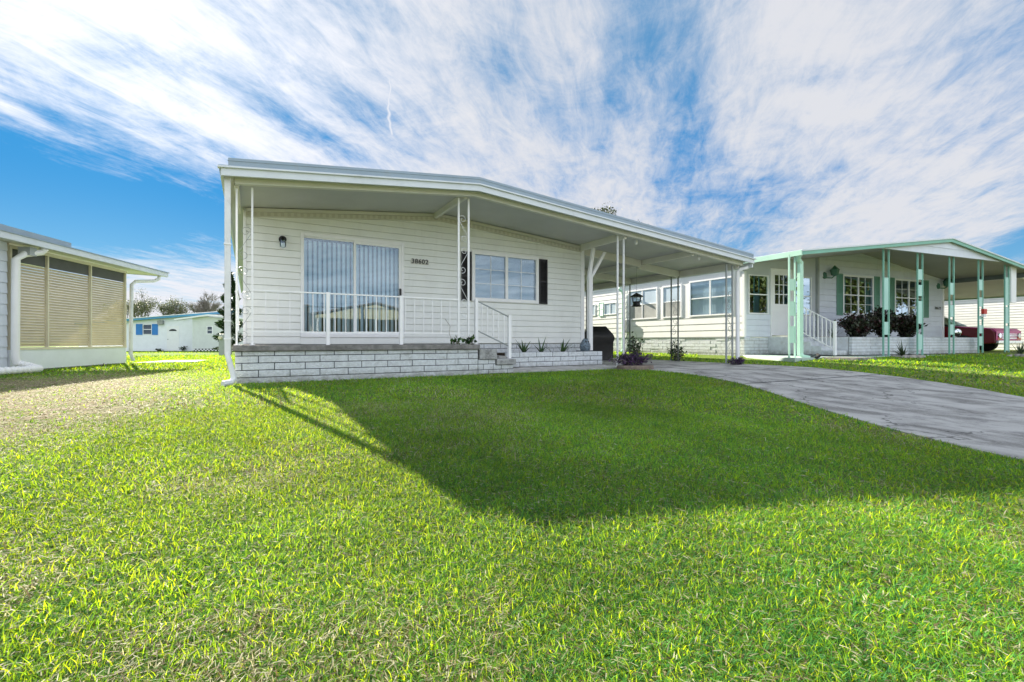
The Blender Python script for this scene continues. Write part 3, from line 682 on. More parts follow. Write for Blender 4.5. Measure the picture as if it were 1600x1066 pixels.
# ------------------------------------------------------------------ leaves, plants, trees
def leaf_arrays(P, size, D=None, wid=0.45, rng=None, cols=None):
    """rhombus leaves at points P (n,3), pointing along D"""
    n = len(P)
    if D is None: D = rng.normal(size=(n, 3))
    D = D/np.linalg.norm(D, axis=1, keepdims=True)
    r = rng.normal(size=(n, 3)); S = np.cross(D, r); S /= np.linalg.norm(S, axis=1, keepdims=True)+1e-9
    Nn = np.cross(S, D)
    L = (size*rng.uniform(.6, 1.25, n))[:, None]; Wd = L*wid*.5
    V = np.empty((n, 4, 3)); V[:, 0] = P; V[:, 1] = P+D*L*.45+S*Wd+Nn*L*.07; V[:, 2] = P+D*L; V[:, 3] = P+D*L*.45-S*Wd+Nn*L*.07
    F = np.arange(n*4).reshape(n, 4); C = np.repeat(cols, 4, axis=0)
    return V.reshape(-1, 3), F, C
def pal(rng, n, cs, j=0.18):
    cs = np.array(cs); c = cs[rng.integers(0, len(cs), n)]; return np.clip(c*rng.uniform(1-j, 1+j, (n, 1)), 0, 1)
def grow(mb, rng, p, d, L, r, depth, tips, spread=.5, kids=(2, 4), up=.12, nseg=4, minr=.006, shrink=.72):
    pts, rad = [p], [r]; q = Vector(p); dd = Vector(d).normalized()
    for i in range(nseg):
        dd = (dd+Vector(rng.normal(size=3))*.13+Vector((0, 0, up*.35))).normalized(); q = q+dd*L/nseg; pts.append(tuple(q)); rad.append(r*(1-.38*(i+1)/nseg))
    mb.tube(pts, rad, 6 if r > .03 else 4, cap=False)
    if depth == 0 or r < minr: tips.append((tuple(q), tuple(dd))); return
    for k in range(int(rng.integers(*kids))+1):
        a = Vector(rng.normal(size=3)); a = (a-dd*a.dot(dd)).normalized()
        nd = (dd*math.cos(spread)+a*math.sin(spread)*rng.uniform(.6, 1.3)+Vector((0, 0, up))).normalized()
        f = rng.uniform(.45, 1.0); b = Vector(pts[max(1, int(f*nseg))])
        grow(mb, rng, tuple(b), nd, L*shrink*rng.uniform(.75, 1.15), r*.6, depth-1, tips, spread, kids, up, nseg, minr, shrink)
def tree(name, loc, H, label, seed, depth=5, leaf=0, lsize=.2, lcols=((.05, .08, .02),), spread=.5, r0=None, first=.3, up=.12, clump=.35, cat='tree', group=None, kids=(2, 4)):
    rng = np.random.default_rng(seed); t = thing(name, loc, label, cat, group)
    mb = MB(); tips = []; r0 = r0 or H*.018; L = H*first
    grow(mb, rng, tuple(Vector(loc)-Vector((0, 0, .1))), (0, 0, 1), L, r0, depth, tips, spread, kids, up)
    k_ = H/(max(p[2] for p in mb.v)-loc[2]); sc_ = lambda p: (loc[0]+(p[0]-loc[0])*k_, loc[1]+(p[1]-loc[1])*k_, loc[2]+(p[2]-loc[2])*k_)
    tp = max(mb.v, key=lambda p: p[2]); ox, oy = (tp[0]-loc[0])*k_/H, (tp[1]-loc[1])*k_/H
    s0 = sc_; sc_ = (lambda p: (lambda q: (q[0]-ox*(q[2]-loc[2]), q[1]-oy*(q[2]-loc[2]), q[2]))(s0(p))) if first > .4 else s0
    mb.v = [sc_(p) for p in mb.v]; tips = [(sc_(p), d) for p, d in tips]
    mb.build('trunk', M['bark'], t, smooth=True, fix=False)
    if leaf:
        T = np.array([x[0] for x in tips]); per = max(1, leaf//len(T)); P = np.repeat(T, per, axis=0)+rng.normal(size=(len(T)*per, 3))*clump
        V, F, C = leaf_arrays(P, lsize, None, .5, rng, pal(rng, len(P), lcols, .3))
        arr_obj('crown', V, F, M['leaf'], C, t)
    return t
CA, SA = math.cos(R(29.4)), math.sin(R(29.4))
def at_cam(px, t):                                   # ground point seen in column px of the photograph at depth t
    r = (px-800)/727*t; x, y = r*CA+t*SA, -r*SA+t*CA; return (x, y, gz(x, y))
OL = ((.08, .11, .05), (.14, .17, .08), (.06, .08, .04), (.19, .20, .12))
tree('oak_tree', at_cam(222, 62), 7.6, 'grey-green leafy tree beside the screened house, above the blue-shuttered house', 11, 5, 5200, .16, OL, .5, clump=.34, group='trees beyond the far house')
tree('oak_tree', at_cam(252, 58), 6.3, 'small olive tree above the white door of the blue-trimmed house', 12, 5, 2600, .17, OL, .5, clump=.28, group='trees beyond the far house')
tree('bare_tree', at_cam(301, 60), 7.3, 'wide nearly leafless grey tree above the far shed roof', 13, 6, 1500, .10, ((.16, .15, .12), (.10, .10, .07)), .52, clump=.18, group='trees beyond the far house', r0=.15)
tree('bare_tree', at_cam(338, 66), 6.8, 'thin pale leafless tree just left of the white downspout', 14, 6, 500, .10, ((.20, .19, .16),), .5, clump=.2, group='trees beyond the far house', r0=.1)
tree('low_tree', at_cam(272, 60), 4.2, 'low bushy tree between the olive tree and the leafless tree', 16, 5, 2600, .17, OL, .6, clump=.35, group='trees beyond the far house')
tree('tall_tree', at_cam(941, 46), 13.25, 'tree whose dark crown tip shows above the long white roof', 21, 5, 26000, .22, ((.03, .045, .018), (.05, .07, .025)), .30, clump=.24, group='treetops above the roof', first=.42)
tree('tall_tree', at_cam(975, 46), 12.3, 'tree whose low tip shows above the roof, nearer the carport end', 22, 5, 22000, .22, ((.03, .045, .018), (.05, .07, .025)), .30, clump=.24, group='treetops above the roof', first=.42)
# dark conifer
def conifer(loc, H, Rb, label, seed):
    rng = np.random.default_rng(seed); t = thing('conifer', loc, label, 'tree'); mb = MB()
    mb.tube([(loc[0], loc[1], loc[2]-.1), (loc[0], loc[1], loc[2]+H*.97)], [.09, .015], 7); mb.build('trunk', M['bark'], t)
    n = 8000; h = rng.beta(1.1, 1.35, n); rr = Rb*(1-h)**.7*(.75+.35*np.sin(h*37+rng.integers(0, 4)))*np.sqrt(rng.uniform(.1, 1, n)); a = rng.uniform(0, 2*math.pi, n)
    P = np.stack([loc[0]+rr*np.cos(a), loc[1]+rr*np.sin(a), loc[2]+.3+h*(H-.3)], 1); D = np.stack([np.cos(a), np.sin(a), rng.uniform(-.2, .9, n)], 1)
    V, F, C = leaf_arrays(P, .15, D, .4, rng, pal(rng, n, ((.02, .05, .015), (.03, .075, .02), (.015, .03, .012)), .3)); arr_obj('crown', V, F, M['leaf_dark'], C, t)
conifer(at_cam(360, 27), 4.75, .85, 'dark green conifer behind the left corner of the main porch', 31)

def rosette(name, loc, n, L, label, seed, cols, cat='plant', group=None, wid=.045, lean=.55, mname='leaf_dark', part=False):
    """stiff pointed leaves rising from one point"""
    rng = np.random.default_rng(seed); V = []; F = []; C = []
    for i in range(n):
        a = rng.uniform(0, 2*math.pi); ln = lean*rng.uniform(.25, 1.25); l = L*rng.uniform(.6, 1.1); w = wid*rng.uniform(.8, 1.2)
        h = np.array([math.cos(a), math.sin(a), 0]); s_ = np.array([-math.sin(a), math.cos(a), 0]); base = len(V); col = pal(rng, 1, cols, .25)[0]
        for k in range(5):
            t = k/4; p = np.array(loc)+h*(math.sin(ln)*l*t+.10*l*t*t*ln)+np.array([0, 0, math.cos(ln)*l*t-.12*l*t*t*ln]); ww = w*(1-t**1.6)*.5+.001
            V += [p-s_*ww, p+np.array([0, 0, -.25])*ww*1.2, p+s_*ww]; C += [col]*3
            if k: b_ = base+k*3; F += [(b_-3, b_-2, b_+1, b_), (b_-2, b_-1, b_+2, b_+1)]
    o = arr_obj(name, V, F, M[mname], np.array(C)); me = o.data; me.transform(Matrix.Translation(-Vector(loc))); o.location = loc
    return tag(o, label, cat, group)
AG = ((.06, .12, .05), (.09, .16, .07), (.05, .09, .05))
for i, (x, l, lb) in enumerate(((5.03, .42, 'leftmost green aloe in the block planter, nearest the steps'), (5.46, .38, 'middle green aloe with two long upright leaves in the block planter'), (6.02, .40, 'rightmost green aloe in the block planter, nearest the owl figure'))):
    rosette('aloe_plant', (x, 8.42, .34), (9, 7, 8)[i], l, lb, 40+i, AG, group='aloes in the planter', lean=.85, wid=.055)
rosette('bromeliad_leaf', (5.72, 8.40, .34), 4, .30, 'low arching grey-green leaves between the middle and right aloes', 47, ((.08, .11, .07),), lean=1.25, wid=.025)

def bush(name, loc, rad, n, lsize, cols, label, seed, group=None, mname='leaf_dark', wid=.5, flat=1.0, stems=10, up=.4, cat='plant'):
    rng = np.random.default_rng(seed); t = thing(name, loc, label, cat, group); mb = MB()
    P = []; D = []
    for i in range(stems):
        a = rng.uniform(0, 2*math.pi); e = rng.uniform(.25, 1.0); l = rng.uniform(.7, 1.05)
        tip = Vector((loc[0]+rad[0]*math.cos(a)*e*l, loc[1]+rad[1]*math.sin(a)*e*l, loc[2]+rad[2]*(1-.55*e*e*flat)*l)); b = Vector(loc)+Vector((math.cos(a)*.04, math.sin(a)*.04, -.03))
        mid = b.lerp(tip, .5)+Vector((0, 0, rad[2]*.08)); mb.tube([b, mid, tip], [.008, .006, .003], 4, cap=False)
        k = max(1, n//stems); tt = rng.uniform(.08, 1.0, k)**.8
        for u in tt:
            p = (b.lerp(mid, u*2) if u < .5 else mid.lerp(tip, u*2-1))+Vector(rng.normal(size=3))*min(rad)*.11
            P.append(tuple(p)); D.append(tuple((tip-b).normalized()*up+Vector(rng.normal(size=3))))
    mb.build('stem', M['bark'], t, fix=False)
    V, F, C = leaf_arrays(np.array(P), lsize, np.array(D), wid, rng, pal(rng, len(P), cols, .3)); arr_obj('foliage', V, F, M[mname], C, t); return t
PUR = ((.07, .035, .10), (.10, .05, .13), (.045, .025, .07), (.06, .07, .06)); DG = ((.02, .05, .018), (.035, .075, .025), (.025, .03, .015))
for i, (x, y, rx) in enumerate(((6.98, 7.33, .42), (7.33, 7.30, .32))):
    pass
bush('purple_heart_plant', (7.08, 7.34, .10), (.62, .32, .24), 1500, .075, PUR, 'wide low purple-leaved plant at the foot of the front carport post', 51, wid=.3, stems=46, flat=.9, up=.7)
bush('purple_heart_plant', (10.60, 7.36, .02), (.34, .24, .17), 620, .07, PUR, 'small purple-leaved plant at the foot of the far right carport post', 52, wid=.3, stems=24, up=.7)
mb = MB(); mb.prismz([(7.05+.62*math.cos(a)*.72, 7.24+.30*math.sin(a)) for a in [i*math.pi/8 for i in range(16)]], -.04, .09)
o = mb.build('stone_edging', M['terracotta'], bevel=.02); tag(o, 'brown stone edging under the wide purple-leaved plant', 'edging')
bush('shrub', (10.85, 11.15, .0), (.42, .42, .95), 420, .085, DG, 'loose dark green shrub behind the pair of slim front carport posts', 53, stems=20)
bush('shrub', (10.82, 9.42, .0), (.34, .34, .62), 300, .085, DG, 'small dark shrub at the foot of the middle right carport post', 54, stems=16)
bush('pothos_plant', (3.12, 7.52, .545), (.12, .08, .13), 26, .08, ((.03, .08, .025), (.06, .12, .04)), 'small leafy vine left of the middle porch post', 55, stems=6, wid=.75, mname='leaf')
bush('pothos_plant', (3.38, 7.52, .545), (.18, .10, .14), 44, .075, ((.03, .08, .025), (.07, .13, .04), (.02, .04, .02)), 'small leafy vine right of the middle porch post', 56, stems=8, wid=.75, mname='leaf')
# climbing stem of the left vine
mb = MB(); mb.tube([(3.08, 7.52, .55), (3.0, 7.53, .72), (3.02, 7.54, .86), (2.93, 7.55, .98)], .004, 4); o = mb.build('vine_stem', M['bark']); tag(o, 'thin leafless vine stem climbing left of the middle porch post', 'vine')

# owl figure
mb = MB(); ow = thing('owl_figure', (6.72, 8.50, .345), 'grey-blue mottled owl figure at the right end of the block planter', 'ornament')
mb.lathe((6.72, 8.50, .345), [(.085, 0), (.11, .05), (.125, .13), (.115, .19), (.085, .235), (.075, .26), (.055, .29), (.02, .305)], 20); bo = mb.build('body', M['statue'], ow, smooth=True)
for s_ in (-1, 1):
    mb = MB(); mb.tube([(6.72+s_*.045, 8.48, .62), (6.72+s_*.055, 8.475, .67)], [.02, .003], 8); mb.build('ear', M['statue'], ow)
    mb = MB(); mb.lathe((6.72+s_*.032, 8.425, .583), [(.004, -.02), (.020, -.01), (.022, 0), (.020, .01), (.004, .02)], 10); mb.build('eye', M['black'], ow, smooth=True)

# covered grill
gr = thing('covered_grill', (9.5, 11.25, .01), 'barbecue grill under a black fitted cover, standing in the carport', 'grill')
GF = lambda a, n, z: (9.35+a*CA, 11.25-a*SA-n*CA*0+0-n*.0+(-n)*CA, z)
def gframe(a, n, z): return (9.35+a*CA-n*SA, 11.25-a*SA-n*CA, z+.01)
mb = MB(gframe)
lv = [(0, .47, .27), (.06, .455, .26), (.55, .46, .265), (.68, .50, .29), (.78, .46, .28), (.98, .30, .20), (1.04, .26, .15)]
ring = lambda z, w, d: [(-w, -d, z), (-w*.3, -d*1.03, z), (w*.35, -d*.98, z), (w, -d, z), (w*1.02, 0, z), (w, d, z), (w*.3, d*1.05, z), (-w*.35, d*.97, z), (-w, d, z), (-w*1.02, 0, z)]
ps = [p for z, w, d in lv for p in ring(z, w, d)]; k = 10
mb.pts(ps, [(i*k+j, i*k+(j+1) % k, (i+1)*k+(j+1) % k, (i+1)*k+j) for i in range(len(lv)-1) for j in range(k)]+[tuple(range(k))[::-1], tuple((len(lv)-1)*k+j for j in range(k))])
mb.build('cover', M['tarp'], gr, smooth=True, bevel=.02)
mb = MB(gframe); [mb.tube([(x, y, z) for x, y, z in ((-w, -d-.004, .02), (-w*.98, -d, .55), (-w*1.06, -d*1.07, .68), (-w*.62, -d*.72, .98))], .006, 5) for w, d in ((.44, .26),)]; mb.build('seam', M['tarp'], gr)

# hanging lantern under the carport
ln_ = thing('hanging_lantern', (9.2, 9.40, 1.5), 'black hanging lantern with a wide peaked cap, hung from the carport ceiling', 'lantern')
c_ = (9.2, 9.40, 1.53)
mb = MB(); mb.lathe(c_, [(.185, .27), (.19, .285), (.10, .34), (.03, .375), (.01, .39)], 6); mb.build('cap', M['black'], ln_)
mb = MB(); mb.lathe(c_, [(.02, 0), (.12, .01), (.13, .03), (.10, .05), (.09, .10), (.11, .14), (.105, .15)], 8); mb.build('base', M['black'], ln_)
mb = MB(); mb.lathe(c_, [(.105, .15), (.12, .27)], 8); mb.build('lamp_glass', M['glass_lo'], ln_)
for i in range(4):
    a = math.pi/4+i*math.pi/2; mb = MB(); mb.tube([(c_[0]+.105*math.cos(a), c_[1]+.105*math.sin(a), c_[2]+.14), (c_[0]+.125*math.cos(a), c_[1]+.125*math.sin(a), c_[2]+.28)], .007, 4); mb.build('bar', M['black'], ln_)
mb = MB(); mb.tube([(c_[0], c_[1], c_[2]+.38), (c_[0], c_[1], ceil_z(9.2)-.1)], .004, 4); mb.build('chain', M['darkmetal'], ln_)

# ------------------------------------------------------------------ neighbour on the right (frame: a along its front, b in depth)
FO = (13.24, 8.95); FD = (.9905, -.1374)
N3 = lambda a, b, z: (FO[0]+a*FD[0], FO[1]+b+a*FD[1], z)
NF = lambda a, n, z: N3(a, -n, z)
NSf = lambda a, n, z: (FO[0]-n, FO[1]+a, z)
nb = thing('neighbour_house', (FO[0]+5, FO[1]+7, .15), 'pale grey mobile home with mint green roof edge, green shutters and green porch posts', 'house')
NR = 5.5
def nzr(a): return 3.66-(.128*(NR-a) if a < NR else .140*(a-NR))     # underside of the roof
holes_f = [(.15, .99, 1.44, 2.66), (1.09, 2.05, .74, 2.90), (2.16, 2.94, 1.44, 2.70)]
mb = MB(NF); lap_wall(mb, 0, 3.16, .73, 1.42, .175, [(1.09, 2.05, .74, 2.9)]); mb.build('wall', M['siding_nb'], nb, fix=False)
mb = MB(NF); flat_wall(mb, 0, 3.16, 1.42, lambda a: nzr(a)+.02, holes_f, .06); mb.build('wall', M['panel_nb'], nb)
holes_m = [(4.49, 6.12, 1.50, 2.88), (7.30, 9.02, 1.50, 2.88)]
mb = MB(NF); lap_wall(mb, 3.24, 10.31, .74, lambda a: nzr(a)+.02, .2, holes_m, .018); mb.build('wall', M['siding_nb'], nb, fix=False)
mb = MB(NF); mb.box(3.16, 3.24, -.05, .07, .2, nzr(3.2)); mb.build('downspout', M['greymetal'], nb)
mb = MB(NF); mb.box(10.25, 10.35, -.1, .03, .74, nzr(10.3)); mb.build('corner_trim', M['white'], nb)
mb = MB(NF); mb.box(-.03, .05, -.05, .025, .73, 2.75); mb.build('corner_trim', M['white'], nb)
# side wall: sun room part then main part
hs = [(.37, 2.05, 1.43, 2.65), (2.37, 3.25, 1.43, 2.60), (3.49, 5.02, 1.43, 2.60)]
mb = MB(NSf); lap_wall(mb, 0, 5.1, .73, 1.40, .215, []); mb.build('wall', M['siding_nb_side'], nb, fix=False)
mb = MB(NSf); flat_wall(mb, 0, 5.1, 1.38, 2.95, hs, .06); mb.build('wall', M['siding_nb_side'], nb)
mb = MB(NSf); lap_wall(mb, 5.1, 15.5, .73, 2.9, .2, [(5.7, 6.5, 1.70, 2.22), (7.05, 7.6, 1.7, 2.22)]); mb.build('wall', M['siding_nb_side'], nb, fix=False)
for h, u in zip(hs, (2, 1, 2)):
    wo_ = window(NSf, nb, *h, fw=.05, units=u, rail=True, gm='pane_pale' if h[0] > 1 else 'glass', blind='sheet', proud=.03); room_box(NSf, nb, *h)
    if h[0] > 1: mb = MB(NSf); mb.quad((h[0]+.05, .010, h[2]+.05), (h[1]-.05, .010, h[2]+.05), (h[1]-.05, .010, (h[2]+h[3])/2), (h[0]+.05, .010, (h[2]+h[3])/2)); mb.build('insect_screen', M['pane_screen'], wo_, fix=False)
for h in ((5.7, 6.5, 1.70, 2.22), (7.05, 7.6, 1.7, 2.22)): window(NSf, nb, *h, fw=.04, rail=False, units=2, gm='pane_pale', blind='sheet'); room_box(NSf, nb, *h)
shutter(NSf, nb, 6.52, 6.80, 1.66, 2.26, M['green_pale'])
mb = MB(NSf); mb.tube([(5.25, .33, 2.72), (5.25, .12, 2.6), (5.25, .08, 2.5), (5.25, .08, .25), (5.25, .2, .15)], .05, 8); mb.build('downspout', M['green_pale'], nb, smooth=True)
mb = MB(NSf); mb.box(4.95, 5.12, .03, .16, .95, 1.45); mb.build('meter_box', M['greymetal'], nb, bevel=.01)
mb = MB(NSf); mb.box(0, 15.5, .0, .018, .70, .73); mb.build('drip_edge', M['greymetal'], nb)
# block skirting
for tf, a0, a1, nm, sd in ((NSf, 0, 15.5, 'side', 21), (NF, 0, 10.31, 'front', 22)):
    bm_, mm_ = MB(tf), MB(tf); block_wall(bm_, mm_, a0, a1, [.10+.1016*i for i in range(7)], seed=sd, rag=.008); bm_.build('skirting', M['block_nb'], nb); mm_.build('skirting_mortar', M['mortar_nb'], nb)
# windows and door
window(NF, nb, *holes_f[0], fw=.035, gm='glass_hi', mun=(0, 0)); room_box(NF, nb, *holes_f[0])
window(NF, nb, *holes_f[2], fw=.035, gm='glass_hi', mun=(1, 0)); room_box(NF, nb, *holes_f[2])
for h in holes_m:
    window(NF, nb, *h, fw=.06, units=2, gm='glass_hi', mun=(1, 3), mw=.014, rail=True); room_box(NF, nb, *h)
for a0, a1 in ((4.17, 4.47), (6.14, 6.44), (6.98, 7.28), (9.04, 9.34)): shutter(NF, nb, a0, a1, 1.48, 2.90, M['shutter_green'])
mb = MB(NF); mb.box(1.09, 1.13, -.04, .03, .74, 2.90); mb.box(2.01, 2.05, -.04, .03, .74, 2.90); mb.box(1.13, 2.01, -.04, .03, 2.86, 2.90)
mb.box(1.13, 2.01, -.02, .012, .78, 1.78); mb.box(1.13, 1.28, -.02, .012, 1.78, 2.86); mb.box(1.86, 2.01, -.02, .012, 1.78, 2.86); mb.box(1.28, 1.86, -.02, .012, 2.70, 2.86)
dn = mb.build('door', M['white'], nb)
mb = MB(NF); mb.quad((1.28, 0, 1.78), (1.86, 0, 1.78), (1.86, 0, 2.70), (1.28, 0, 2.70)); mb.build('pane', M['glass'], dn, fix=False)
mb = MB(NF)
for i in (1, 2): x = 1.28+.58*i/3; mb.box(x-.012, x+.012, -.006, .014, 1.78, 2.70); z = 1.78+.92*i/3; mb.box(1.28, 1.86, -.005, .013, z-.012, z+.012)
mb.build('muntin', M['white'], dn)
mb = MB(NF); mb.tube([(1.92, .01, 1.72), (1.92, .06, 1.72)], [.02, .03], 10); mb.build('knob', M['greymetal'], dn); room_box(NF, nb, 1.13, 2.01, .78, 2.86)
def wall_lantern(a, z):
    mb = MB(NF); mb.lathe((a, .0, z-.12), [(.01, 0), (.07, .02), (.08, .1), (.07, .2), (.01, .24)], 8); mb.tube([(a, .05, z-.08), (a+.12, .16, z-.10), (a+.2, .2, z-.02)], .018, 6)
    w = mb.build('wall_lantern', M['lantern_green'], nb)
    mb = MB(NF); mb.lathe((a+.2, .2, z), [(.04, -.03), (.10, .0), (.125, .16), (.14, .17), (.05, .27), (.01, .32)], 6); mb.build('lantern_head', M['lantern_green'], w)
wall_lantern(3.58, 2.80); wall_lantern(9.98, 2.72)
bt = Matrix(((FD[0], 0, -FD[1]*-1), (FD[1], 0, -FD[0]), (0, 1, 0)))
text_obj('house_number', '38612', .14, M['darkmetal'], nb, N3(9.93, -.028, 1.86), Matrix(((FD[0], 0, FD[1]), (FD[1], 0, -FD[0]), (0, 1, 0))))
# roof
def nroof(a0, a1, lo, hi): return [(a0, nzr(a0)+lo), (NR, nzr(NR)+lo), (a1, nzr(a1)+lo), (a1, nzr(a1)+hi), (NR, nzr(NR)+hi), (a0, nzr(a0)+hi)]
mb = MB(N3); mb.prism(nroof(-1.0, 14.2, 0, .06), -2.38, -.1); mb.prism(nroof(-.06, 14.2, 0, .06), -.1, 15.5); mb.build('ceiling', M['ceiling_nb'], nb)
mb = MB(N3); mb.prism(nroof(-1.03, 14.23, -.03, .09), -2.42, -2.38); mb.build('fascia', M['green'], nb)
for a0, b0, b1 in ((-1.06, -2.42, -.1), (-.12, -.1, 15.5), (14.2, -2.4, 15.5)): mb = MB(N3); mb.box(a0, a0+.045, b0, b1, nzr(a0)-.04, nzr(a0)+.09); mb.build('gutter', M['green_pale'], nb)
mb = MB(N3); mb.prism(nroof(-1.05, 14.25, .06, .10), -2.44, -.1); mb.prism(nroof(-.11, 14.25, .06, .10), -.1, 15.5); mb.build('roof', M['fascia'], nb)
mb = MB(N3)
def gab(z): return [(NR-(nzr(NR)-z)/.128, z), (NR+(nzr(NR)-z)/.140, z)]
zb_ = 3.24; g0, g1 = gab(zb_)
mb.pts([(g0[0], -2.32, zb_), (g1[0], -2.32, zb_), (gab(3.44)[1][0], -2.32, 3.44), (gab(3.44)[0][0], -2.32, 3.44)], [(0, 1, 2, 3)])
mb.pts([(gab(3.44)[0][0], -2.335, 3.435), (gab(3.44)[1][0], -2.335, 3.435), (NR, -2.32, nzr(NR))], [(0, 1, 2)])
mb.box(g0[0], g1[0], -2.33, -2.26, zb_-.02, zb_); mb.build('gable_siding', M['siding_nb'], nb)
for b, w in ((-2.1, .05), (3.5, .06), (7, .06)):
    mb = MB(N3); mb.prism([(10.4, nzr(10.4)-.18), (14.1, nzr(14.1)-.18), (14.1, nzr(14.1)), (10.4, nzr(10.4))], b, b+w); mb.build('beam', M['beam'], nb)
mb = MB(N3); mb.box(10.32, 10.38, -2.3, 14, nzr(10.4)-.16, nzr(10.4)); mb.build('beam', M['darkmetal'], nb)
# green posts with panels
PB = lambda a, n, z: NF(a, 2.2+n, z)
def green_post(a0, a1, zb, zt, panels, m='green', pm='green_panel'):
    p = MB(PB); p.box(a0-.017, a0+.017, -.017, .017, zb, zt); p.box(a1-.017, a1+.017, -.017, .017, zb, zt)
    o = p.build('porch_post', M[m], nb)
    for z0_, z1_ in panels: q = MB(PB); q.box(a0+.02, a1-.02, -.008, .008, z0_, z1_); q.build('post_panel', M[pm], o)
green_post(-1.19, -.98, .17, nzr(-1.1), [(.55, .98), (1.25, 1.62), (1.9, 2.2)], 'green_pale', 'green_pale')
green_post(2.60, 2.84, .17, 3.24, [(.78, 1.15), (1.5, 2.42)])
green_post(4.20, 4.44, .18, 3.24, [(.35, .80), (1.12, 1.80), (1.95, 2.28), (2.44, 2.75)])
green_post(5.83, 6.06, .19, 3.24, [(.80, 1.12), (1.36, 1.72), (2.05, 2.42)])
green_post(7.44, 7.68, .21, 3.24, [(.45, .75), (.85, 1.12), (1.30, 1.42), (1.72, 2.02), (2.25, 2.6)])
green_post(9.02, 9.26, .22, 3.2, [(.28, 1.1), (1.2, 1.75), (1.8, 2.75)])
mb = MB(PB); mb.box(-.90, -.78, .0, .08, .22, 2.66); mb.tube([(-.84, .04, .26), (-.80, .08, .2), (-.66, .14, .17)], .055, 8); mb.tube([(-.84, .04, 2.62), (-.95, .06, 2.72), (-1.0, .12, 2.80)], .06, 8); mb.build('downspout', M['green_pale'], nb, bevel=.006)
mb = MB(PB); mb.tube([(-.68, .14, .18), (-.5, .22, .17), (-.35, .2, .22), (-.30, .1, .25)], .035, 7); mb.build('drain_hose', M['rubber'], nb, smooth=True)
mb = MB(PB); mb.box(9.30, 9.62, -.08, .05, 1.9, 3.15); mb.build('box_gutter', M['white'], nb)
# patio slab, landing, steps
mb = MB(N3); mb.prismz([(-.06, -.01), (-.75, -.7), (-1.30, -2.42), (10.3, -2.42), (10.3, -.01)], .02, .175); mb.build('patio_slab', M['slab_green'], nb, bevel=.01)
stp = thing('stoop', N3(.4, -1, .2), 'pale block stoop with three steps below the neighbour front door', 'steps')
mb = MB(N3); mb.box(.98, 2.2, -.95, -.01, .20, .72); mb.build('landing', M['block_nb'], stp, bevel=.01)
for i in range(3): mb = MB(N3); mb.box(1.04, 1.62, -.95-.3*(i+1), -.95-.3*i, .2, .59-.13*i); mb.build('step', M['block_nb'], stp, bevel=.01)
sr = thing('stoop_railing', N3(1, -1.5, .2), 'white metal railing sloping down the steps of the mint-trimmed house', 'railing')
Q0, Q1 = (1.0, -.93), (1.0, -1.92)
for (a, b), z0_, z1_ in ((Q0, .72, 1.72), (Q1, .2, 1.16)): mb = MB(N3); mb.box(a-.03, a+.03, b-.03, b+.03, z0_, z1_); mb.build('post', M['white'], sr)
for za, zb in ((1.68, 1.10), (.92, .36)): mb = MB(N3); mb.tube([(1.0, -.93, za), (1.0, -1.92, zb)], .016, 6); mb.build('handrail', M['white'], sr)
for i in range(1, 9): t = i/9; mb = MB(N3); y = lerp(-.93, -1.92, t); mb.box(.99, 1.01, y-.01, y+.01, lerp(.92, .36, t), lerp(1.68, 1.10, t)); mb.build('baluster', M['white'], sr)
mb = MB(N3); mb.box(-.45, .3, -3.3, -2.5, .10, .19); o = mb.build('door_step_mat', M['cap'], None, bevel=.01); tag(o, 'low dark grey concrete pad on the grass before the stoop of the mint-trimmed house', 'pad')
npl = thing('long_planter', N3(4.5, -1, .2), 'long planter of pale painted blocks behind the mint green posts', 'planter')
bm_, mm_ = MB(lambda a, n, z: NF(a, 1.97+n, z)), MB(lambda a, n, z: NF(a, 1.97+n, z))
block_wall(bm_, mm_, 1.64, 8.05, [.20+.086*i for i in range(7)], seed=31); bm_.build('block_wall', M['block_nb'], npl); mm_.build('mortar', M['mortar_nb'], npl)
mb = MB(N3); mb.box(1.7, 7.95, -1.87, -1.0, .2, .68); mb.build('soil', M['soil'], npl)
mb = MB(N3); mb.box(7.95, 8.05, -1.87, -.1, .2, .71); mb.build('end_wall', M['block_nb'], npl); mb = MB(N3); mb.box(1.64, 1.72, -1.87, -.97, .2, .715); mb.build('end_wall', M['block_nb'], npl)
DK = ((.018, .022, .014), (.03, .035, .02), (.05, .018, .02), (.012, .014, .012), (.04, .06, .03))
for i, (a, r, h, lb) in enumerate(((2.75, .95, .74, 'dark leafy shrub at the left end of the long planter'), (4.0, 1.0, .95, 'dark bushy shrub in the long planter, below the second green post'), (5.15, .95, .80, 'dark open shrub in the long planter, below the right shuttered window'))):
    p = N3(a, -1.45, .68); bush('dark_shrub', p, (r, .42, h), 2600, .10, DK, lb, 60+i, group='dark shrubs in the long planter', stems=54, flat=.6, wid=.6)
rosette('spiky_plant', N3(1.6, -1.5, .68), 12, .4, 'thin spiky grass plant beside the dark shrubs in the long planter', 66, ((.03, .07, .03),), lean=.7, wid=.02)
mb = MB(N3); mb.lathe((7.75, -1.5, .68), [(.03, 0), (.05, .02), (.02, .06), (.11, .10), (.15, .18), (.15, .24), (.11, .32), (.04, .36)], 16); o = mb.build('gazing_ball', M['chrome'], None, smooth=True); tag(o, 'silver gazing ball on a small foot in the long planter', 'ornament')
mb = MB(PB); mb.box(7.54, 7.71, .02, .1, 1.48, 1.64); o = mb.build('red_box', M['red'], None, bevel=.005); tag(o, 'small red box fixed to the fifth mint green post', 'box')
mb = MB(PB); mb.box(7.55, 7.70, .02, .08, 1.38, 1.475); o2 = mb.build('paper_slot', M['white'], o)
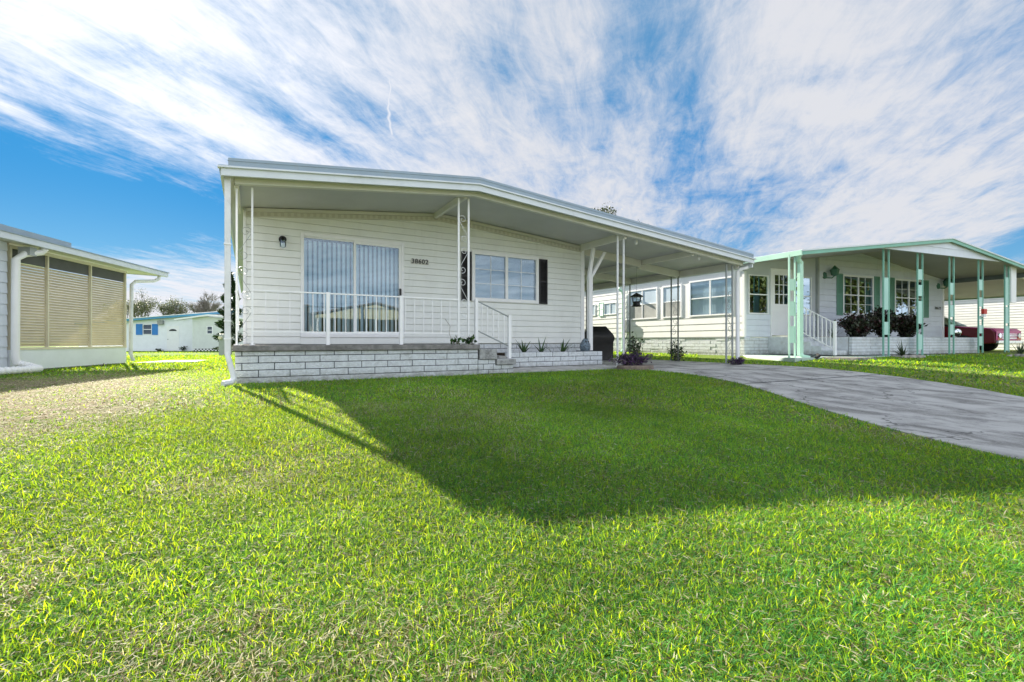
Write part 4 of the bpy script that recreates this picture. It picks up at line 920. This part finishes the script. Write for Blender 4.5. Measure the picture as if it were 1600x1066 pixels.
# yuccas in stone beds
for i, (px, t, lb, lb2) in enumerate(((1411, 12.9, 'spiky yucca in a ring of pale stones before the green posts', 'ring of pale stones around the yucca before the green posts'),
                                 (1594, 13.8, 'spiky yucca at the right edge of the lawn beside brown stones', 'brownish stones around the yucca at the far right'))):
    p = at_cam(px, t); rosette('yucca', (p[0], p[1], p[2]+.03), 20, .48, lb, 70+i, ((.035, .06, .03), (.05, .08, .04)), lean=.85, wid=.045, group='yuccas by the mint-trimmed house')
    rng = np.random.default_rng(80+i); mb = MB()
    bed = thing('stone_bed', p, lb2, 'stones')
    for k in range(22):
        a = rng.uniform(0, 6.28); rr = rng.uniform(.2, .62); s_ = rng.uniform(.05, .11); q = (p[0]+rr*math.cos(a)*1.0, p[1]+rr*math.sin(a)*.6-.1, p[2])
        mb = MB(); mb.lathe(q, [(s_*.5, -.02), (s_, .01), (s_*.9, s_*.5), (s_*.45, s_*.8), (.01, s_*.85)], 7); mb.build('stone', M['rock'], bed, smooth=True)

# ------------------------------------------------------------------ maroon car in the neighbour's carport (nose towards -b)
car = thing('parked_car', N3(11.3, 1.2, .2), 'maroon car with white top and sunlight-tinted pink nose parked in the mint-trimmed carport', 'car')
CF = lambda a, b, z: N3(11.35+a, b-1.4, z+.2)
mb = MB(CF)
side = [(0, .32), (.02, .72), (.12, .84), (1.25, .95), (1.75, 1.0), (3.9, .98), (4.5, .92), (4.6, .6), (4.55, .3), (3.95, .28), (3.9, .5), (3.6, .62), (3.3, .5), (3.22, .28), (1.25, .28), (1.2, .5), (.9, .62), (.6, .5), (.52, .28)]
mb.prismx(side, -.86, .86); mb.build('body', M['maroon'], car, bevel=.03)
mb = MB(CF); mb.prismx([(1.35, .96), (2.05, 1.36), (2.3, 1.41), (3.6, 1.40), (4.2, .96)], -.70, .70); cab = mb.build('cabin', M['black'], car, bevel=.03)
mb = MB(CF); mb.prismx([(2.0, 1.385), (2.3, 1.425), (3.6, 1.42), (3.75, 1.38), (3.6, 1.44), (2.2, 1.45)], -.72, .72); mb.build('car_top', M['cartop'], car, bevel=.01)
mb = MB(CF); mb.pts([(-.62, 1.42, 1.02), (.62, 1.42, 1.02), (.58, 2.0, 1.355), (-.58, 2.0, 1.355)], [(0, 1, 2, 3)]); mb.build('windscreen', M['glass_hi'], car, fix=False)
mb = MB(CF); mb.prismx([(-.015, .42), (-.02, .76), (.10, .865), (1.2, .975), (1.2, .955), (.1, .80), (.0, .70), (.0, .42)], -.85, .85); mb.build('bonnet', M['maroon_sunlit'], car, bevel=.01)
mb = MB(CF); mb.box(-.84, .84, -.09, -.01, .30, .42); mb.build('bumper', M['chrome'], car, bevel=.02)
for i in range(4): mb = MB(CF); mb.box(-.5, .5, -.035, -.02, .48+.055*i, .505+.055*i); mb.build('grille_bar', M['chrome'], car)
for x in (-.66, .66):
    mb = MB(CF); mb.tube([(x, -.05, .60), (x, .02, .60)], [.09, .10], 16); hl = mb.build('headlight', M['chrome'], car, smooth=True)
    mb = MB(CF); mb.box(x-.12, x+.12, -.045, -.02, .455, .495); mb.build('indicator', M['orange'], car)
for x in (-.86, .70):
    for y in (.9, 3.6):
        mb = MB(CF); mb.tube([(x, y, .31), (x+.16, y, .31)], .31, 20); w_ = mb.build('wheel', M['rubber'], car, smooth=True)
        mb = MB(CF); mb.tube([(x-.01 if x < 0 else x+.17, y, .31), (x+.02 if x < 0 else x+.14, y, .31)], [.17, .18], 16); mb.build('rim', M['chrome'], w_, smooth=True)

# ------------------------------------------------------------------ far white house beyond the carport
fh = thing('far_white_house', N3(19, 6, .2), 'white sided house beyond the mint-trimmed carport, with a louvred awning window', 'house')
FHs = lambda a, n, z: N3(16.4-n, a-3.2, z)
FHf = lambda a, n, z: N3(16.4+a, -3.2-n, z)
mb = MB(FHs); lap_wall(mb, .0, 16, .2, 3.1, .12, []); mb.build('wall', M['siding_nb_side'], fh, fix=False)
mb = MB(FHf); flat_wall(mb, 0, 9, .2, 3.1, [(.3, 3.4, 1.35, 2.75)]); mb.build('wall', M['white'], fh)
mb = MB(FHf); mb.box(-.3, 9.3, -16, .5, 3.1, 3.28); mb.build('roof', M['fascia'], fh)
window(FHf, fh, .3, 3.4, 1.35, 2.75, fw=.06, units=1, rail=False, mun=(0, 3), mw=.07, gm='glass_lo', fm='white'); room_box(FHf, fh, .3, 3.4, 1.35, 2.75)
mb = MB(FHf); mb.box(.3, 3.4, .05, .07, 2.4, 2.72); mb.build('awning', M['tan_wall'], fh)
mb = MB(FHf); mb.box(.35, 1.1, .02, .4, .72, 1.2); ac = mb.build('air_conditioner', M['white'], fh, bevel=.02)
mb = MB(FHf); mb.box(.42, .95, .4, .41, .78, 1.12); mb.build('grille', M['acgrey'], ac)
mb = MB(FHf); mb.box(1.5, 2.0, .02, .3, .72, 1.25); mb.build('utility_cover', M['blue'], fh, bevel=.02)
mb = MB(N3); mb.box(13.95, 14.1, 3.0, 3.15, .2, 2.5); o = mb.build('carport_column', M['greymetal'], nb)

# ------------------------------------------------------------------ left-hand house with the screened porch
LOx, LOy = -2.81, 15.47; LD = (.339, .941); LN = (.941, -.339)
LF = lambda a, n, z: (LOx+a*LD[0]+n*LN[0], LOy+a*LD[1]+n*LN[1], z)
lh = thing('screened_porch_house', LF(-2, -3, 0), 'white house at the far left with a tan-slatted screened porch', 'house')
mb = MB(LF); lap_wall(mb, -9, -3.42, .08, 2.45, .2, []); mb.build('wall', M['siding_nb'], lh, fix=False)
mb = MB(LF); mb.box(-9, -3.36, -.2, -.02, -.1, .1); mb.box(-3.36, 0.0, -.15, -.02, -.1, .035); mb.build('footing', M['cap'], lh)
mb = MB(LF); mb.box(-3.36, 0.02, -.06, .0, .035, .43); mb.build('kick_panel', M['kick'], lh)
mb = MB(LF); mb.box(-3.36, .02, -.06, .015, .43, .475); fr_ = mb.build('sill_rail', M['cream'], lh); mb = MB(LF); mb.box(-3.36, .02, -.05, .012, 2.36, 2.42); mb.build('head_rail', M['cream'], lh)
for a in (-3.34, -2.48, -1.25, -.01): mb = MB(LF); mb.box(a-.017, a+.017, -.05, .012, .475, 2.36); mb.build('frame_post', M['cream'], fr_)
for a0, a1 in ((-3.32, -2.502), (-2.458, -1.272), (-1.228, -.032)):
    mb = MB(LF); z = .49
    while z < 2.10: mb.pts([(a0, -.05, z+.053), (a1, -.05, z+.053), (a1, -.02, z), (a0, -.02, z)], [(0, 1, 2, 3)]); z += .056
    mb.build('slat_blind', M['slat'], lh, fix=False)
    mb = MB(LF); mb.quad((a0, -.03, 2.12), (a1, -.03, 2.12), (a1, -.03, 2.36), (a0, -.03, 2.36)); mb.build('screen', M['screen'], lh, fix=False)
mb = MB(LF); mb.box(-3.3, -.05, -2.6, -2.5, .05, 2.5); mb.box(-3.3, -3.25, -2.5, -.1, 0.05, 2.5); mb.build('inner_wall', M['tan_wall'], lh)
mb = MB(LF); mb.box(-9, -.03, -7, -2.7, -.1, 2.45); mb.box(-3.3, .0, -2.5, -.1, -.05, .04); mb.build('body', M['siding_nb'], lh)
def lroof(n0, n1, z0_, sl, th): return [(n0, z0_), (n1, z0_+(n0-n1)*sl), (n1, z0_+(n0-n1)*sl+th), (n0, z0_+th)]
mb = MB(LF); mb.prismx(lroof(.36, -7.3, 2.44, .06, .03), -9.4, 1.12); mb.build('ceiling', M['trim'], lh)
mb = MB(LF); mb.box(-9.4, 1.14, .36, .42, 2.42, 2.535); mb.prismx(lroof(.36, -7.3, 2.43, .06, .12), 1.10, 1.15); mb.build('fascia', M['fascia'], lh)
mb = MB(LF); mb.prismx(lroof(.44, -7.3, 2.535, .06, .02), -9.4, 1.17); mb.prismx(lroof(.40, -7.0, 2.555, .06, .10), -9.3, -2.44); mb.prismx(lroof(.1, -6.5, 2.68, .06, .06), -9.3, -3.55); mb.build('roof', M['roofmetal'], lh)
mb = MB(LF); mb.tube([(-3.05, .36, 2.42), (-3.06, .30, 2.34), (-3.3, .2, 2.26), (-3.40, .13, 2.14), (-3.40, .12, .30), (-3.38, .13, .16)], .062, 12); dn_ = mb.build('downspout', M['white'], lh, smooth=True)
mb = MB(LF); mb.box(-3.32, -3.16, .1, .30, 2.24, 2.40); mb.build('bracket', M['greymetal'], lh)
fl = MB(LF); n_ = 44; path = []; rr = []
for i in range(n_+1):
    t = i/n_; a = -3.38+.42*math.sin(t*math.pi)*.55+(-.75)*t*t; nn = .13+.42*math.sin(t*2.4)*.8; path.append((a, nn, .16-.11*min(1, t*3)+.02)); rr.append(.062 if i % 2 else .073)
fl.tube(path, rr, 12); fl.build('corrugated_pipe', M['white'], dn_)
mb = MB(LF); mb.tube([(.85, .34, 2.43), (.84, .33, 2.33), (.72, .28, 2.26), (.2, .12, 2.18), (.08, .09, 2.08), (.06, .08, .25), (.1, .12, .08)], .042, 10); mb.build('downspout', M['white_dirty'], lh, smooth=True)

# meter pedestal behind the porch corner
px_, py_, pz_ = at_cam(350.5, 20.8)
def MF(a, n, z): return (px_+a*CA-n*SA, py_-a*SA-n*CA, z+pz_)
mp_ = thing('meter_pedestal', (px_, py_, pz_), 'grey electric meter pedestal standing in the grass behind the porch corner', 'meter')
mb = MB(MF); mb.box(-.19, .26, -.1, .1, 0, .97); mb.build('cabinet', M['greymetal'], mp_, bevel=.01)
mb = MB(MF); mb.tube([(-.10, .1, .80), (-.10, .19, .80)], [.08, .07], 14); mb.build('meter_glass', M['cream'], mp_, smooth=True)

# ------------------------------------------------------------------ far house with blue shutters, behind
BT = 39.0; K = BT/29.0
def BK(a, n, z): t = BT-n; r = a*K; return (r*CA+t*SA, -r*SA+t*CA, .6+(z-.6)*K)
bh = thing('blue_trimmed_house', BK(-22, 0, 0), 'low white house with bright blue shutters and blue roof edge, far behind the lawn', 'house')
btop = lambda r: 1.93+(r+23.93)*.077
mb = MB(BK); flat_wall(mb, -27, -16, -.08, lambda r: btop(r)-.04, [(-23.0, -22.44, 1.0, 1.64), (-21.5, -20.74, .0, 1.53)], .1); mb.build('wall', M['siding_back'], bh)
mb = MB(BK); mb.prism([(-27, btop(-27)-.10), (-15.5, btop(-15.5)-.10), (-15.5, btop(-15.5)+.02), (-27, btop(-27)+.02)], .02, .4); mb.build('roof_edge', M['blue_trim'], bh)
mb = MB(BK); mb.prism([(-27, btop(-27)+.02), (-15.5, btop(-15.5)+.02), (-15.5, btop(-15.5)+.06), (-27, btop(-27)+.06)], -6, .45); mb.build('roof', M['white'], bh)
window(BK, bh, -23.0, -22.44, 1.0, 1.64, fw=.03, gm='glass_lo', blind=None, proud=.03); room_box(BK, bh, -23.0, -22.44, 1.0, 1.64)
for a0, a1 in ((-23.42, -23.02), (-22.42, -22.06)): shutter(BK, bh, a0, a1, .98, 1.66, M['blue'])
mb = MB(BK); mb.box(-22.0, -21.68, .0, .2, 1.62, 1.87); mb.build('vent_box', M['acgrey'], bh)
mb = MB(BK); mb.box(-21.5, -20.74, -.06, .03, .0, 1.53); dr = mb.build('door', M['white'], bh)
mb = MB(BK); n_ = 8; mb.pts([(-21.12+.24*math.cos(math.pi*i/n_), .035, 1.22+.13*math.sin(math.pi*i/n_)) for i in range(n_+1)], [tuple(range(n_+1))]); mb.build('fan_light', M['room'], dr, fix=False)
mb = MB(BK); mb.box(-21.44, -21.40, .03, .07, .68, .73); mb.build('knob', M['greymetal'], dr)
sh = thing('storage_shed', BK(-18.3, 1.5, 0), 'pale lap-sided shed with low white gable and lattice skirt beside the blue-trimmed house', 'shed')
SH = lambda a, n, z: BK(a, 1.5+n, z)
stop = lambda r: 1.90+.13*(1-abs(r+18.3)/1.95)+.08
mb = MB(SH); lap_wall(mb, -19.05*1.0-.1, -15.6, .14, lambda r: stop(r)-.06, .115, [(-18.30, -17.92, 1.0, 1.5)], .012); mb.build('wall', M['siding_shed'], sh, fix=False)
mb = MB(SH); mb.prism([(-20.1, 1.84), (-18.1, 2.10), (-15.5, 1.84), (-15.5, 1.92), (-18.1, 2.19), (-20.1, 1.92)], -.3, .3); mb.build('roof', M['white'], sh)
mb = MB(SH); mb.box(-19.15, -19.1, -4, 0, .1, 1.85); mb.build('side_wall', M['siding_shed'], sh)
window(SH, sh, -18.30, -17.92, 1.0, 1.5, fw=.05, gm='glass_lo', proud=.03); room_box(SH, sh, -18.30, -17.92, 1.0, 1.5, .5)
mb = MB(SH)
for i in range(34):
    for j in range(2):
        if (i+j) % 2: x = -19.1+i*.1; mb.box(x, x+.1, -.01, .01, .0+.065*j, .065+.065*j)
mb.build('lattice_skirt', M['white'], sh)
mb = MB(SH); mb.box(-19.1, -15.6, -.1, -.05, -.1, .14); mb.build('skirt_backing', M['room'], sh)
for i, (r, h, lb) in enumerate(((-21.8, .22, 'low green weeds under the vent box of the blue-trimmed house'), (-20.35, .45, 'weeds beside the far white door'))):
    bush('weeds', BK(r, .3, -.02), (.35, .2, h), 120, .12, DG, lb, 90+i, stems=12, mname='leaf')

# ------------------------------------------------------------------ across the street (seen only as reflections in the glass)
road_y0, road_y1 = -9.5, -3.2
sheet('road', [(-80, road_y0), (90, road_y0), (90, road_y1), (-80, road_y1)], M['asphalt'], .012, 0, 30)
RH = lambda a, n, z: (a, -19+n, z-.2)
rh = thing('opposite_house', (8, -20, -.2), 'tan house with a gabled carport across the street, mirrored in the sliding door', 'house')
mb = MB(RH); mb.box(2, 20, -10, -2.5, 0, 2.9); mb.build('wall', M['tan_wall'], rh)
mb = MB(RH); mb.prism([(4.2, 2.7), (8.6, 3.6), (13, 2.7), (13, 2.5), (4.2, 2.5)], 0, .15); mb.build('gable', M['slat'], rh)
mb = MB(RH); mb.prism([(3.9, 2.75), (8.6, 3.7), (13.3, 2.75), (13.3, 2.85), (8.6, 3.82), (3.9, 2.85)], -9, .3); mb.build('roof', M['terracotta'], rh)
mb = MB(RH); mb.prism([(-7, 2.75), (4, 2.9), (4, 3.6), (-3, 3.3)], -10, -1.2); mb.box(-7, 3.9, -9, -1.3, 0, 2.8); mb.build('wing', M['terracotta'], rh)
for a in (4.4, 8.6, 12.8): mb = MB(RH); mb.box(a-.06, a+.06, 0, .12, 0, 2.55); mb.build('post', M['white'], rh)
for i, (x, y, h) in enumerate(((-9, -31, 9), (19, -36, 6.5), (33, -14.5, 8.5), (45, -15.5, 8.5), (55, -16.5, 9))):
    tree('street_tree', (x, y, -.16), h, ['round oak across the street, mirrored in the small window', 'tall oak behind the tan house across the street', 'oak right of the tan house across the street, mirrored in the neighbour windows', 'oak at the street bend, mirrored in the neighbour windows', 'farthest oak along the street, mirrored in the neighbour windows'][i], 100+i, 5, 9000, .42, ((.06, .09, .02), (.10, .13, .03), (.13, .13, .04)), .6, clump=.6, group='trees across the street')

# ------------------------------------------------------------------ grass
rng = np.random.default_rng(7)
KEEP = [[(-.2, 7.48), (7.12, 7.48), (7.12, 24.2), (-.2, 24.2)], DRIVE, [(4.3, 7.6), (7.14, 7.53), (7.14, 8.3), (4.3, 8.3)],
        [N3(-1.35, -2.42, 0)[:2], N3(14.2, -2.42, 0)[:2], N3(14.2, 15.5, 0)[:2], N3(-1.35, 0.4, 0)[:2]], [(13.2, 8.9), (13.2, 24), (24, 24), (24, 8.9)],
        [LF(-9, .0, 0)[:2], LF(0, 0, 0)[:2], LF(0, -7, 0)[:2], LF(-9, -7, 0)[:2]], [(-2.75, 15.7), (-1.3, 15.7), (-1.1, 17.2), (-2.2, 17.4)], [(-80, road_y0), (90, road_y0), (90, road_y1), (-80, road_y1)]]
def vnoise(x, y, s, seed):
    """smooth value noise"""
    r = np.random.default_rng(seed).random((64, 64)); X = x*s; Y = y*s; xi = np.floor(X).astype(int); yi = np.floor(Y).astype(int); fx = X-xi; fy = Y-yi
    fx = fx*fx*(3-2*fx); fy = fy*fy*(3-2*fy); g = lambda a, b: r[a % 64, b % 64]
    return (g(xi, yi)*(1-fx)+g(xi+1, yi)*fx)*(1-fy)+(g(xi, yi+1)*(1-fx)+g(xi+1, yi+1)*fx)*fy
VA, FA, CC = [], [], []; voff = 0
def grass_ring(r0, r1, dens, L, wd, segs, a0=-72, a1=72, dead=False):
    global voff
    A = math.radians(a1-a0)/2*(r1*r1-r0*r0); n = int(A*dens)
    r = np.sqrt(rng.uniform(r0*r0, r1*r1, n)); a = np.radians(29.4)+np.radians(rng.uniform(a0, a1, n)); x = r*np.sin(a); y = r*np.cos(a)
    ok = np.ones(n, bool)
    for k in KEEP: ok &= ~in_poly_np(x, y, k)
    nz = .5*vnoise(x, y, 1.1, 1)+.3*vnoise(x, y, 3.7, 2)+.2*vnoise(x, y, 11, 3)
    worn = np.clip(1.3-((x+2.6)/2.2)**2-((y-7.2)/5.0)**2, 0, 1)
    thin = np.clip((nz-.56)*2.2, 0, .35)*np.clip(1-r/9, 0, 1)
    keep = rng.random(n) > np.clip(worn*1.0*(.2+1.3*nz)+thin*.8, 0, .93)
    if dead: keep = rng.random(n) < .22+.72*np.clip(worn+thin*1.5, 0, 1)
    ok &= keep; x, y, nz, worn, r = x[ok], y[ok], nz[ok], worn[ok], r[ok]; n = len(x)
    z = gz_np(x, y); Lb = L*rng.uniform(.45, 1.35, n)*(1-.45*worn); w = wd*rng.uniform(.6, 1.3, n)
    th = rng.uniform(0, 2*np.pi, n); lean = (rng.uniform(1.15, 1.5, n) if dead else np.clip(rng.normal(.75, .35, n), .05, 1.45))
    h = np.stack([np.cos(th), np.sin(th), np.zeros(n)], 1); ph = th+np.pi/2+rng.normal(0, .5, n); s_ = np.stack([np.cos(ph), np.sin(ph), rng.normal(0, .25, n)], 1)
    P = np.stack([x, y, z+(rng.uniform(.0, .018, n) if dead else -.003)], 1); rows = []
    curl = rng.uniform(.1, .9, n)
    for k in range(segs+1):
        t = k/segs; le = lean+curl*t*.7
        c = P+(h*np.sin(le)[:, None]+np.array([0, 0, 1])*np.maximum(np.cos(le), -.05)[:, None])*(Lb*t)[:, None]
        ww = (w*.5*(1-t**2.2 if k < segs else 0))[:, None]
        if k < segs: rows += [c-s_*ww, c+s_*ww]
        else: rows.append(c)
    Vn = np.stack(rows, 1); m_ = Vn.shape[1]
    base = (np.arange(n)*m_+voff)[:, None]
    fs = [np.concatenate([base+2*k, base+2*k+1, base+2*k+3, base+2*k+2], 1) for k in range(segs-1)]
    tri = np.concatenate([base+2*segs-2, base+2*segs-1, base+2*segs, base+2*segs], 1)
    # colour of each blade: fresh, yellow-green or straw
    u = rng.random(n)+(nz-.5)*.9
    dry = u > (.97-.40*worn)
    fresh = np.array([[.038, .170, .056], [.050, .215, .058], [.068, .265, .052], [.028, .130, .052], [.095, .31, .052]])
    C = fresh[np.clip((rng.random(n)*5).astype(int), 0, 4)]*rng.uniform(.75, 1.25, (n, 1))
    yel = np.array([[.13, .34, .05]]); C = np.where((u > .70)[:, None], .5*C+.5*yel, C)
    st_ = np.array([[.40, .38, .22], [.20, .15, .09], [.56, .54, .38]])[rng.integers(0, 3, n)]*rng.uniform(.7, 1.15, (n, 1))
    C = np.where((dry | dead)[:, None], st_, C)
    C = C*(.74+.52*vnoise(x+9, y+4, .9, 8))[:, None]*(.86+.28*vnoise(x+3, y+7, 4.5, 9))[:, None]
    VA.append(Vn.reshape(-1, 3)); CC.append(np.repeat(C, m_, axis=0)); FA.append((fs, tri)); voff += n*m_
grass_ring(.25, 1.5, 56000, .030, .0027, 2, -72, 72)
grass_ring(1.5, 2.6, 30000, .034, .0034, 2, -72, 72)
grass_ring(.25, 1.5, 21000, .026, .0027, 2, -72, 72, dead=True)
grass_ring(1.5, 2.6, 14000, .028, .0033, 2, -72, 72, dead=True)
grass_ring(2.6, 5.0, 14000, .038, .0045, 2, -68, 68)
grass_ring(2.6, 5.0, 4200, .034, .0045, 2, -68, 68, dead=True)
grass_ring(5.0, 11, 2600, .050, .0085, 2, -62, 62)
grass_ring(5.0, 11, 1100, .05, .008, 2, -66, 66, dead=True)
grass_ring(11, 22, 480, .065, .02, 2, -60, 60)
grass_ring(22, 44, 60, .08, .05, 2, -56, -18)
Vall = np.concatenate(VA); Call = np.concatenate(CC)
quads = np.concatenate([q for fs, t in FA for q in fs]); tris = np.concatenate([t for fs, t in FA])[:, :3]
me = bpy.data.meshes.new('grass'); nq, nt = len(quads), len(tris)
me.vertices.add(len(Vall)); me.vertices.foreach_set('co', Vall.astype(np.float32).ravel())
me.loops.add(nq*4+nt*3); me.loops.foreach_set('vertex_index', np.concatenate([quads.ravel(), tris.ravel()]).astype(np.int32))
me.polygons.add(nq+nt); me.polygons.foreach_set('loop_start', np.concatenate([np.arange(nq)*4, nq*4+np.arange(nt)*3]).astype(np.int32))
me.polygons.foreach_set('loop_total', np.concatenate([np.full(nq, 4), np.full(nt, 3)]).astype(np.int32))
me.update(calc_edges=True)
at = me.color_attributes.new('Col', 'FLOAT_COLOR', 'POINT'); c4 = np.ones((len(Vall), 4), np.float32); c4[:, :3] = Call; at.data.foreach_set('color', c4.ravel())
me.materials.append(M['grass']); go = bpy.data.objects.new('grass', me); COL.objects.link(go)
tag(go, 'short coarse lawn grass, green with straw-coloured patches, over the whole yard', 'grass', kind='stuff')
print('grass faces', nq+nt)
